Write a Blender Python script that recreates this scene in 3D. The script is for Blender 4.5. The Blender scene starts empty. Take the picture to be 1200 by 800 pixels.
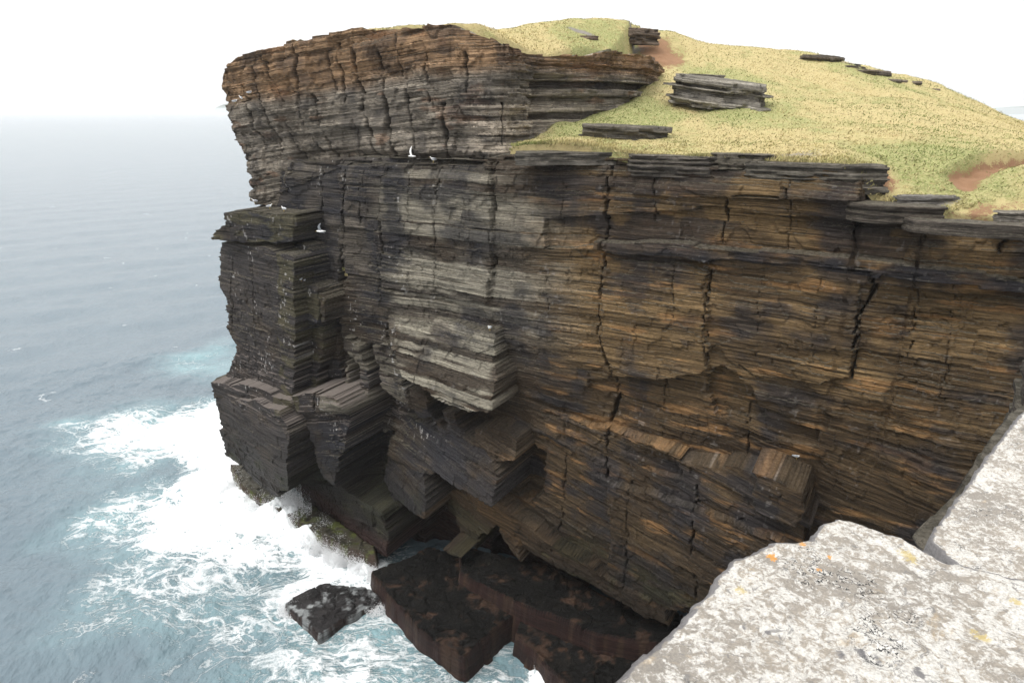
import bpy, bmesh, math, random
import numpy as np
from mathutils import Vector, Matrix

# ------------------------------------------------------------------ camera, sky, sun
F = 800.0                      # focal length in photo pixels (photo 1200 wide)
PITCH = math.atan(271.0 / F)
scene = bpy.context.scene
cam_d = bpy.data.cameras.new("camera")
cam_d.sensor_width = 36.0
cam_d.lens = 24.0
cam_d.clip_start = 0.05
cam_d.clip_end = 90000.0
cam = bpy.data.objects.new("camera", cam_d)
scene.collection.objects.link(cam)
cam.location = (0, 0, 0)
cam.rotation_euler = (math.pi / 2 - PITCH, 0, 0)
scene.camera = cam

SUN_EL, SUN_AZ = math.radians(60), math.radians(236)   # azimuth clockwise from +Y
world = bpy.data.worlds.new("World")
scene.world = world
world.use_nodes = True
wn = world.node_tree.nodes; wl = world.node_tree.links
wn.clear()
w_out = wn.new("ShaderNodeOutputWorld")
w_bg = wn.new("ShaderNodeBackground")
w_sky = wn.new("ShaderNodeTexSky")
w_sky.sky_type = 'NISHITA'
w_sky.sun_disc = False
w_sky.sun_elevation = SUN_EL
w_sky.sun_rotation = SUN_AZ
w_sky.altitude = 0
w_sky.air_density = 1.0
w_sky.dust_density = 4.0
w_sky.ozone_density = 1.0
w_hsv = wn.new("ShaderNodeHueSaturation")
w_hsv.inputs['Saturation'].default_value = 0.22
w_mix = wn.new("ShaderNodeMix"); w_mix.data_type = 'RGBA'
w_mix.inputs[0].default_value = 0.75                      # the even cloud deck
# an overcast deck: about twice as bright overhead as at the horizon
w_tc = wn.new("ShaderNodeTexCoord"); w_sep = wn.new("ShaderNodeSeparateXYZ"); w_mr = wn.new("ShaderNodeMapRange")
wl.new(w_tc.outputs['Generated'], w_sep.inputs[0]); wl.new(w_sep.outputs[2], w_mr.inputs[0])
w_mr.inputs[1].default_value = 0.0; w_mr.inputs[2].default_value = 0.9
w_mr.inputs[3].default_value = 7.0; w_mr.inputs[4].default_value = 16.0
w_cmb = wn.new("ShaderNodeCombineXYZ")
for _i in range(3): wl.new(w_mr.outputs[0], w_cmb.inputs[_i])
wl.new(w_cmb.outputs[0], w_mix.inputs[7])
wl.new(w_sky.outputs[0], w_hsv.inputs['Color'])
wl.new(w_hsv.outputs[0], w_mix.inputs[6])
wl.new(w_mix.outputs[2], w_bg.inputs['Color'])
w_bg.inputs['Strength'].default_value = 0.13
wl.new(w_bg.outputs[0], w_out.inputs['Surface'])

sun_d = bpy.data.lights.new("sun", 'SUN')
sun_d.energy = 1.1
sun_d.angle = math.radians(14)
sun_d.color = (1.0, 0.97, 0.92)
sun = bpy.data.objects.new("sun", sun_d)
scene.collection.objects.link(sun)
sdir = Vector((math.sin(SUN_AZ) * math.cos(SUN_EL), math.cos(SUN_AZ) * math.cos(SUN_EL), math.sin(SUN_EL)))
sun.rotation_euler = sdir.to_track_quat('Z', 'Y').to_euler()

scene.view_settings.view_transform = 'Standard'
scene.view_settings.look = 'None'
scene.view_settings.gamma = 1.0
scene.view_settings.exposure = 0.45
scene.render.engine = 'CYCLES'
scene.cycles.max_bounces = 5
scene.cycles.diffuse_bounces = 3
scene.cycles.volume_bounces = 1

# ------------------------------------------------------------------ helpers
SEA = -30.0
rng = np.random.default_rng(7)
random.seed(7)

def ray(u, v):
    c, s = math.cos(PITCH), math.sin(PITCH)
    b = 400.0 - v
    return np.array([u - 600.0, F * c + b * s, -F * s + b * c])

def at_y(u, v, y):
    r = ray(u, v); return r * (y / r[1])

def at_z(u, v, z):
    r = ray(u, v); return r * (z / r[2])

# wall frame: s runs left along the cliff, D out towards the inlet, z up
O2 = np.array([8.0, 32.0])
DV = np.array([-0.8660254, 0.5])
NV = np.array([-0.5, -0.8660254])
OD, ON = O2 @ DV, O2 @ NV

def on_wall(u, v, D0=0.0, g=0.0, gz=0.0, s0=0.0, z0=0.0):
    r = ray(u, v); a = r[:2] @ DV; b = r[:2] @ NV
    # t*b - ON = D0 + g*(t*a-OD-s0) + gz*(t*r2 - z0)
    t = (D0 - g * (OD + s0) - gz * z0 + ON) / (b - g * a - gz * r[2])
    return t * a - OD, t * r[2], t * b - ON        # s, z, D

def wall_xyz(s, z, D):
    return (O2[0] + s * DV[0] + D * NV[0], O2[1] + s * DV[1] + D * NV[1], z)

def _h(ix, iy, seed):
    n = (ix.astype(np.int64) * 374761393 + iy.astype(np.int64) * 668265263 + seed * 2147483647 + 1013904223)
    n = (n ^ (n >> 13)) * 1274126177
    n = n ^ (n >> 16)
    n = (n * 1103515245 + 12345) & 0x7fffffff
    return (n >> 7) / float(0x7fffffff >> 7)

def vn(x, y, seed=0):
    """value noise in 0..1"""
    x = np.asarray(x, float); y = np.asarray(y, float)
    x, y = np.broadcast_arrays(x, y)
    ix = np.floor(x); iy = np.floor(y)
    fx = x - ix; fy = y - iy
    fx = fx * fx * (3 - 2 * fx); fy = fy * fy * (3 - 2 * fy)
    a = _h(ix, iy, seed); b = _h(ix + 1, iy, seed); c = _h(ix, iy + 1, seed); d = _h(ix + 1, iy + 1, seed)
    return (a + (b - a) * fx) * (1 - fy) + (c + (d - c) * fx) * fy

def fbm(x, y, seed=0, o=4):
    r = 0; a = 0.5; t = 0
    for k in range(o):
        r = r + a * vn(x, y, seed + 31 * k); t += a
        x = x * 2.03 + 11.3; y = y * 2.03 + 5.7; a *= 0.5
    return r / t

def sstep(a, b, x):
    t = np.clip((x - a) / (b - a), 0, 1); return t * t * (3 - 2 * t)

def inpoly(px, py, poly):
    m = np.zeros(px.shape, bool); n = len(poly); j = n - 1
    for i in range(n):
        xi, yi = poly[i]; xj, yj = poly[j]
        if yi != yj:
            c = ((yi > py) != (yj > py)) & (px < (xj - xi) * (py - yi) / (yj - yi) + xi)
            m ^= c
        j = i
    return m

def paint_mask(px, py, poly):
    xs = [p[0] for p in poly]; ys = [p[1] for p in poly]
    m = (px > min(xs)) & (px < max(xs)) & (py > min(ys)) & (py < max(ys))
    idx = np.nonzero(m)
    ins = inpoly(px[idx], py[idx], poly)
    out = np.zeros(px.shape, bool)
    out[tuple(i[ins] for i in idx)] = True
    return out

def make_mesh(name, verts, faces, mat=None, cols=None, parent=None, smooth=False, attrs=None):
    me = bpy.data.meshes.new(name)
    verts = np.asarray(verts, np.float32).reshape(-1, 3)
    faces = np.asarray(faces, np.int32)
    k = faces.shape[1]
    me.vertices.add(len(verts)); me.vertices.foreach_set("co", verts.ravel())
    me.loops.add(faces.size); me.loops.foreach_set("vertex_index", faces.ravel())
    me.polygons.add(len(faces))
    me.polygons.foreach_set("loop_start", np.arange(0, faces.size, k, dtype=np.int32))
    me.polygons.foreach_set("loop_total", np.full(len(faces), k, np.int32))
    if smooth:
        me.polygons.foreach_set("use_smooth", np.ones(len(faces), bool))
    me.update(calc_edges=True)
    me.validate()
    if cols is not None:
        a = me.attributes.new("tint", 'FLOAT_COLOR', 'POINT')
        c = np.ones((len(verts), 4), np.float32); c[:, :3] = np.asarray(cols).reshape(-1, 3)
        a.data.foreach_set("color", c.ravel())
    for k_, val in (attrs or {}).items():
        a = me.attributes.new(k_, 'FLOAT', 'POINT')
        a.data.foreach_set("value", np.asarray(val, np.float32).ravel())
    if mat: me.materials.append(mat)
    o = bpy.data.objects.new(name, me)
    scene.collection.objects.link(o)
    if parent: o.parent = parent
    return o

def grid_faces(nr, nc, flip=False):
    i = np.arange(nr - 1)[:, None] * nc + np.arange(nc - 1)[None, :]
    f = np.stack([i, i + 1, i + 1 + nc, i + nc], -1).reshape(-1, 4)
    return f[:, ::-1] if flip else f

def tag(o, label=None, cat=None, group=None, kind=None):
    if label: o['label'] = label
    if cat: o['category'] = cat
    if group: o['group'] = group
    if kind: o['kind'] = kind
    return o

def empty(name, loc=(0, 0, 0), rz=0):
    o = bpy.data.objects.new(name, None); scene.collection.objects.link(o)
    o.location = loc; o.rotation_euler = (0, 0, rz); return o

class NT:
    def __init__(s, name):
        s.m = bpy.data.materials.new(name); s.m.use_nodes = True
        s.n = s.m.node_tree.nodes; s.l = s.m.node_tree.links
        s.b = s.n['Principled BSDF']; s.o = s.n['Material Output']
    def new(s, t, **kw):
        x = s.n.new(t)
        for k, v in kw.items(): setattr(x, k, v)
        return x
    def put(s, sock, v):
        if hasattr(v, 'links') or isinstance(v, bpy.types.NodeSocket): s.l.new(v, sock)
        else: sock.default_value = v
    def math(s, op, a, b=0.0, clamp=False):
        x = s.new('ShaderNodeMath', operation=op, use_clamp=clamp)
        s.put(x.inputs[0], a); s.put(x.inputs[1], b); return x.outputs[0]
    def coord(s, scale=(1, 1, 1), rot=(0, 0, 0), loc=(0, 0, 0)):
        tc = s.new('ShaderNodeTexCoord'); mp = s.new('ShaderNodeMapping')
        s.l.new(tc.outputs['Object'], mp.inputs[0])
        mp.inputs['Scale'].default_value = scale; mp.inputs['Rotation'].default_value = rot
        mp.inputs['Location'].default_value = loc
        return mp.outputs[0]
    def noise(s, vec, scale, detail=4, rough=0.55, dist=0.0):
        x = s.new('ShaderNodeTexNoise'); s.l.new(vec, x.inputs['Vector'])
        x.inputs['Scale'].default_value = scale; x.inputs['Detail'].default_value = detail
        x.inputs['Roughness'].default_value = rough; x.inputs['Distortion'].default_value = dist
        return x.outputs['Fac']
    def maprange(s, v, a, b, c=0.0, d=1.0, smooth=True):
        x = s.new('ShaderNodeMapRange'); x.interpolation_type = 'SMOOTHSTEP' if smooth else 'LINEAR'
        s.put(x.inputs[0], v); s.put(x.inputs[1], a); s.put(x.inputs[2], b); s.put(x.inputs[3], c); s.put(x.inputs[4], d)
        return x.outputs[0]
    def mix(s, f, a, b, blend='MIX'):
        x = s.new('ShaderNodeMix', data_type='RGBA', blend_type=blend)
        s.put(x.inputs[0], f)
        for sock, v in ((x.inputs[6], a), (x.inputs[7], b)):
            if isinstance(v, (tuple, list)): sock.default_value = (*v[:3], 1)
            else: s.l.new(v, sock)
        return x.outputs[2]
    def attr(s, name, fac=True):
        x = s.new('ShaderNodeAttribute', attribute_name=name)
        return x.outputs['Fac'] if fac else x.outputs['Color']
    def bump(s, h, strength=0.5, dist=0.05):
        x = s.new('ShaderNodeBump'); x.inputs['Strength'].default_value = strength
        x.inputs['Distance'].default_value = dist; s.l.new(h, x.inputs['Height'])
        s.l.new(x.outputs[0], s.b.inputs['Normal']); return x

# ------------------------------------------------------------------ materials
def mat_cliff():
    t = NT('layered_flagstone')
    ang = math.radians(30)
    tc = t.new('ShaderNodeTexCoord'); sp = t.new('ShaderNodeSeparateXYZ'); t.l.new(tc.outputs['Object'], sp.inputs[0])
    def bedco(sx, sz, off):
        c_ = t.new('ShaderNodeCombineXYZ')
        t.l.new(t.math('MULTIPLY', sp.outputs[0], sx), c_.inputs[0]); t.l.new(t.math('MULTIPLY', sp.outputs[1], sx), c_.inputs[1])
        t.l.new(t.math('ADD', t.math('MULTIPLY', t.attr('bed'), sz), off), c_.inputs[2]); return c_.outputs[0]
    n1 = t.noise(bedco(0.22, 7.0, 0.0), 1.0, 5, 0.65, 0.15)
    n2 = t.noise(bedco(0.55, 26.0, 4.0), 1.0, 4, 0.7, 0.1)
    vg = t.coord(scale=(1, 1, 1.6))
    n3 = t.noise(vg, 6.0, 6, 0.65)
    n4 = t.noise(vg, 28.0, 3, 0.6)
    col = t.attr('tint', False)
    k1 = t.maprange(n1, 0.3, 0.7, 0.42, 1.62, False)
    k2 = t.maprange(n2, 0.3, 0.7, 0.42, 1.62, False)
    k3 = t.maprange(n3, 0.3, 0.75, 0.75, 1.25, False)
    k = t.math('MULTIPLY', t.math('MULTIPLY', k1, k2), k3)
    kc = t.new('ShaderNodeCombineXYZ')
    for i in range(3): t.l.new(k, kc.inputs[i])
    c = t.mix(1.0, col, kc.outputs[0], 'MULTIPLY')
    # pale salt and lichen flecks along the edges of thin beds
    fl = t.maprange(t.math('ADD', t.math('MULTIPLY', n2, 0.7), t.math('MULTIPLY', n4, 0.45)), 0.65, 0.77, 0.0, 0.7)
    fl = t.math('MULTIPLY', fl, t.attr('pale'))
    c = t.mix(fl, c, (0.40, 0.34, 0.25))
    # dark partings between beds
    pt = t.maprange(n2, 0.32, 0.42, 0.7, 0.0)
    c = t.mix(pt, c, (0.018, 0.016, 0.015))
    ge = t.new('ShaderNodeNewGeometry'); sg = t.new('ShaderNodeSeparateXYZ'); t.l.new(ge.outputs['True Normal'], sg.inputs[0])
    up = t.maprange(sg.outputs[2], 0.55, 0.85, 0.0, 0.85)
    lc = t.mix(t.maprange(n3, 0.42, 0.6), (0.048, 0.043, 0.030), (0.120, 0.106, 0.082))
    lc = t.mix(t.attr('guano'), lc, (0.155, 0.132, 0.118))
    up = t.math('MULTIPLY', up, t.math('SUBTRACT', 1.0, t.math('MULTIPLY', t.attr('wet'), 1.4), True))
    c = t.mix(up, c, lc)
    t.l.new(c, t.b.inputs['Base Color'])
    wet = t.attr('wet')
    t.l.new(t.maprange(wet, 0.0, 1.0, 0.82, 0.42, False), t.b.inputs['Roughness'])
    t.b.inputs['Specular IOR Level'].default_value = 0.16
    h = t.math('ADD', t.math('MULTIPLY', n2, 0.8), t.math('ADD', t.math('MULTIPLY', n1, 0.6), t.math('MULTIPLY', n3, 0.7)))
    h = t.math('ADD', h, t.math('MULTIPLY', n4, 0.25))
    t.bump(h, 1.0, 0.16)
    return t.m

def mat_turf():
    t = NT('hill_turf')
    v = t.coord()
    n1 = t.noise(v, 0.16, 4, 0.6, 0.6)
    n2 = t.noise(v, 1.1, 4, 0.6)
    n3 = t.noise(t.coord(scale=(1, 1, 3)), 9.0, 5, 0.75)
    n4 = t.noise(v, 32.0, 3, 0.7)
    a = t.maprange(t.math('ADD', t.math('MULTIPLY', n1, 0.65), t.math('ADD', t.math('MULTIPLY', n2, 0.3), t.math('MULTIPLY', t.attr('green'), 0.5))), 0.46, 0.66)
    n5 = t.noise(t.coord(scale=(1, 1, 2.5), rot=(0, 0, .5)), 2.6, 5, 0.7, 0.5)
    c = t.mix(a, (0.42, 0.34, 0.165), (0.20, 0.235, 0.08))
    c = t.mix(t.maprange(n3, 0.35, 0.68, 0.0, 0.7), c, (0.54, 0.46, 0.25))
    c = t.mix(t.maprange(n4, 0.30, 0.5, 0.35, 0.0), c, (0.14, 0.12, 0.045))
    c = t.mix(t.maprange(n5, 0.55, 0.68, 0.0, 0.6), c, (0.27, 0.19, 0.085))
    c = t.mix(t.maprange(n5, 0.32, 0.42, 0.5, 0.0), c, (0.17, 0.20, 0.06))
    soil = t.maprange(t.math('ADD', t.attr('soil'), t.math('ADD', t.math('MULTIPLY', t.math('SUBTRACT', n3, 0.5), 1.6), t.math('MULTIPLY', t.math('SUBTRACT', n2, 0.5), 1.4))), 0.50, 0.66)
    sc = t.mix(n2, (0.19, 0.10, 0.055), (0.33, 0.20, 0.12))
    c = t.mix(soil, c, sc)
    rk = t.maprange(t.math('ADD', t.attr('rock'), t.math('MULTIPLY', t.math('SUBTRACT', n3, 0.5), 1.3)), 0.42, 0.58)
    c = t.mix(rk, c, t.mix(n4, (0.09, 0.08, 0.07), (0.36, 0.33, 0.29)))
    t.l.new(c, t.b.inputs['Base Color'])
    t.b.inputs['Roughness'].default_value = 0.95
    t.b.inputs['Specular IOR Level'].default_value = 0.1
    t.bump(t.math('ADD', n3, t.math('MULTIPLY', n4, 0.6)), 0.8, 0.07)
    return t.m

def mat_grass():
    t = NT('dry_grass_blades')
    c = t.attr('tint', False)
    t.l.new(c, t.b.inputs['Base Color'])
    t.b.inputs['Roughness'].default_value = 0.9
    t.b.inputs['Specular IOR Level'].default_value = 0.1
    return t.m

def mat_sea():
    t = NT('sea_water')
    v = t.coord()
    foam = t.attr('foam'); soft = t.attr('churn')
    # web of foam: ridged, warped noise
    w1 = t.new('ShaderNodeTexNoise'); t.l.new(v, w1.inputs['Vector']); w1.inputs['Scale'].default_value = 0.22; w1.inputs['Detail'].default_value = 3
    off = t.new('ShaderNodeVectorMath', operation='MULTIPLY_ADD')
    t.l.new(w1.outputs['Color'], off.inputs[0]); off.inputs[1].default_value = (3.4, 3.4, 0); t.l.new(v, off.inputs[2])
    mp = t.new('ShaderNodeMapping'); t.l.new(off.outputs[0], mp.inputs[0])
    mp.inputs['Rotation'].default_value = (0, 0, math.radians(-38)); mp.inputs['Scale'].default_value = (0.5, 1.0, 1)
    def ridge(scale, det, sharp):
        n = t.noise(mp.outputs[0], scale, det, 0.6, 0.5)
        a = t.math('ABSOLUTE', t.math('SUBTRACT', n, 0.5))
        return t.math('SUBTRACT', 1.0, t.math('MULTIPLY', a, sharp), True)
    r1 = ridge(0.42, 4, 9.0); r2 = t.math('MULTIPLY', ridge(1.15, 4, 9.0), 0.9); r3 = t.math('MULTIPLY', ridge(3.2, 4, 7.0), 0.72)
    lace = t.math('MAXIMUM', t.math('MAXIMUM', r1, r2), r3)
    fine = t.noise(v, 9.0, 5, 0.75)
    lace = t.math('ADD', lace, t.math('MULTIPLY', t.math('SUBTRACT', fine, 0.5), 0.9))
    th = t.math('SUBTRACT', 1.14, t.math('MULTIPLY', foam, 1.28))
    f = t.math('MULTIPLY', t.math('SUBTRACT', lace, th), 2.2, True)
    ff = t.math('MULTIPLY', f, t.maprange(foam, 0.02, 0.16, 0.0, 1.0))
    milk = t.math('MULTIPLY', t.noise(mp.outputs[0], 0.35, 4, 0.6), 1.3, True)
    soft = t.math('MULTIPLY', soft, milk)
    body = t.mix(soft, (0.104, 0.140, 0.165), (0.24, 0.40, 0.42))
    c = t.mix(ff, body, (0.86, 0.89, 0.90))
    t.l.new(c, t.b.inputs['Base Color'])
    t.l.new(t.maprange(ff, 0, 1, 0.20, 0.9, False), t.b.inputs['Roughness'])
    t.b.inputs['IOR'].default_value = 1.333
    t.b.inputs['Specular IOR Level'].default_value = 0.5
    wv = t.coord(scale=(1.0, 0.55, 1), rot=(0, 0, math.radians(35)))
    b1 = t.noise(wv, 0.55, 5, 0.62, 0.3); b2 = t.noise(wv, 2.6, 4, 0.6); b3 = t.noise(wv, 0.09, 3, 0.5)
    h = t.math('ADD', t.math('MULTIPLY', b1, 0.8), t.math('ADD', t.math('MULTIPLY', b2, 0.42), t.math('MULTIPLY', b3, 2.4)))
    h = t.math('ADD', h, t.math('MULTIPLY', ff, 0.12))
    h = t.math('ADD', h, t.math('MULTIPLY', t.math('MULTIPLY', fine, ff), 0.18))
    t.bump(h, 1.0, 0.27)
    return t.m

def mat_slab():
    """near, lichen-crusted slabs; object coordinates in metres"""
    t = NT('lichen_crusted_stone')
    v = t.coord()
    n1 = t.noise(v, 2.6, 5, 0.6, 0.4)
    n2 = t.noise(v, 23.0, 7, 0.74, 0.7)
    n3 = t.noise(v, 60.0, 5, 0.75, 0.6)
    n4 = t.noise(v, 130.0, 3, 0.6)
    base = t.mix(t.maprange(n1, 0.3, 0.7), (0.26, 0.238, 0.208), (0.36, 0.315, 0.255))
    crust = t.math('ADD', t.math('MULTIPLY', n2, 0.6), t.math('ADD', t.math('MULTIPLY', n1, 0.35), t.math('MULTIPLY', n3, 0.35)))
    c = t.mix(t.maprange(crust, 0.60, 0.69), base, (0.60, 0.58, 0.54))
    c = t.mix(t.maprange(t.noise(v, 21.0, 5, 0.75, 1.2), 0.585, 0.64, 0, 0.75), c, (0.19, 0.185, 0.18))
    tan = t.maprange(t.noise(t.coord(loc=(5, 2, 0)), 6.5, 5, 0.65, 0.6), 0.60, 0.70, 0, 0.6)
    c = t.mix(tan, c, (0.40, 0.31, 0.20))
    c = t.mix(t.maprange(n3, 0.27, 0.36, 0.7, 0), c, (0.17, 0.165, 0.17))
    c = t.mix(t.maprange(n4, 0.38, 0.62, 0.35, 0.0), c, (0.14, 0.13, 0.12))
    # black lichen squiggles
    bl = t.noise(t.coord(loc=(1, 8, 0)), 3.1, 2, 0.5)
    sq = t.math('ABSOLUTE', t.math('SUBTRACT', t.noise(v, 52.0, 3, 0.6, 0.6), 0.5))
    k = t.math('MULTIPLY', t.maprange(sq, 0.02, 0.045, 1, 0), t.math('MULTIPLY', t.maprange(bl, 0.54, 0.62), t.maprange(n2, 0.46, 0.52)))
    c = t.mix(k, c, (0.022, 0.022, 0.024))
    # orange lichen
    ns = t.noise(v, 42.0, 5, 0.8, 0.8)
    og = t.maprange(t.math('ADD', t.attr('orange'), t.math('MULTIPLY', t.math('SUBTRACT', ns, 0.5), 2.6)), 0.62, 0.78, 0, 0.85)
    c = t.mix(og, c, (0.56, 0.25, 0.035))
    ye = t.maprange(t.math('ADD', t.attr('yellow'), t.math('MULTIPLY', t.math('SUBTRACT', ns, 0.5), 2.4)), 0.58, 0.85, 0, 0.7)
    c = t.mix(ye, c, (0.46, 0.36, 0.13))
    dk = t.maprange(t.math('ADD', t.attr('dark'), t.math('MULTIPLY', t.math('SUBTRACT', n2, 0.5), 1.0)), 0.45, 0.6, 0, 0.9)
    c = t.mix(dk, c, t.mix(n3, (0.07, 0.07, 0.075), (0.20, 0.19, 0.19)))
    t.l.new(c, t.b.inputs['Base Color'])
    t.b.inputs['Roughness'].default_value = 0.92
    t.b.inputs['Specular IOR Level'].default_value = 0.2
    h = t.math('ADD', t.math('MULTIPLY', n2, 1.0), t.math('ADD', t.math('MULTIPLY', n3, 0.5), t.math('MULTIPLY', n4, 0.22)))
    t.bump(h, 1.0, 0.012)
    return t.m

def mat_plain(name, c, rough=0.7, vary=0.15, scale=20):
    t = NT(name); v = t.coord()
    n = t.noise(v, scale, 3, 0.6)
    d = tuple(x * (1 - vary) for x in c)
    t.l.new(t.mix(n, d, c), t.b.inputs['Base Color'])
    t.b.inputs['Roughness'].default_value = rough
    return t.m

M_CLIFF = mat_cliff(); M_TURF = mat_turf(); M_GRASS = mat_grass(); M_SEA = mat_sea(); M_SLAB = mat_slab()

# ------------------------------------------------------------------ strata machinery (shared by every rock)
def bounds(lo, hi, a, b, seed):
    r = np.random.default_rng(seed); z = [lo]
    while z[-1] < hi: z.append(z[-1] + r.uniform(a, b) * (0.4 + 1.2 * r.random()))
    return np.array(z)
BC = bounds(-36, 12, 0.7, 1.6, 1)
BM = bounds(-36, 12, 0.12, 0.42, 2)
BF = bounds(-36, 12, 0.04, 0.11, 3)
RC = np.random.default_rng(11).random(len(BC) + 2)
RM = np.random.default_rng(12).random(len(BM) + 2)
RF = np.random.default_rng(13).random(len(BF) + 2)

def strata(s, z, broken=1.0, dipk=0.0):
    """returns (relief, medium layer index, layer random, warped bed height)"""
    zb = z - dipk * (s - 8) * sstep(-11.5, -19, z) * sstep(26, 17, s) + 0.5 * (fbm(s / 11, z / 14, 5, 2) - 0.5) + 0.10 * (vn(s / 1.7, z / 3, 8) - 0.5)
    ic = np.searchsorted(BC, zb) ; im = np.searchsorted(BM, zb); if_ = np.searchsorted(BF, zb)
    def cells(i, L, seed):
        w = L * (0.6 + 0.8 * _h(i, i * 0, seed))
        off = _h(i, i * 0 + 3, seed + 1) * 50
        c = np.floor((s + 0.25 * vn(z * 2.3, s * 0 + i, seed + 4)) / w + off)
        return _h(c, i, seed + 2)
    h1 = cells(ic, 5.0, 21); h2 = cells(im, 2.6, 41); h3 = cells(if_, 1.6, 61)
    area = fbm(s / 5.0, z / 3.5, 77, 3)
    zq_ = BM[np.clip(im - 1, 0, None)] * 0.75 + zb * 0.25
    wr = 0.8 * (fbm(s / 0.7, zq_ / 0.5, 131, 3) - 0.5)
    pl1 = np.floor(7 * fbm((s + wr) / 3.4, (zq_ + 0.3 * wr) / 1.7, 133, 4)); pl2 = np.floor(6 * fbm((s + wr) / 1.1, (zq_ + 0.2 * wr) / 0.45, 137, 3))
    amp = 0.35 + 1.3 * sstep(0.42, 0.68, area)
    rel = 0.16 * (RC[ic] - 0.5) + 0.22 * (h1 - 0.5) * broken
    rel = rel + amp * (0.10 * (RM[im] - 0.5) + 0.20 * broken * (h2 ** 2 - 0.33))
    rel = rel + 0.20 * (pl1 - 3) + 0.075 * (pl2 - 2.5) * (0.3 + amp)
    rel = rel + 0.07 * (RF[if_] - 0.5) + 0.055 * (h3 - 0.5) * amp
    rel = rel + 0.5 * (fbm(s / 7, z / 9, 91, 3) - 0.5) + 0.07 * (fbm(s * 1.5, z * 4, 95, 3) - 0.5)
    return rel, ic, im, if_, h1, h2, h3, zb

def lerp3(a, b, f):
    f = np.asarray(f)[..., None]; return np.asarray(a) * (1 - f) + np.asarray(b) * f

OCHRE = (0.170, 0.112, 0.054); BROWN = (0.050, 0.034, 0.021); GREY = (0.105, 0.090, 0.074)
PALE = (0.31, 0.285, 0.225); VARN = (0.026, 0.026, 0.031); DARK = (0.016, 0.014, 0.012)
RUST = (0.22, 0.095, 0.04); OLIVE = (0.090, 0.080, 0.042); RED = (0.040, 0.020, 0.017)

# ------------------------------------------------------------------ lower cliff face
def P(*a): return a
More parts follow.
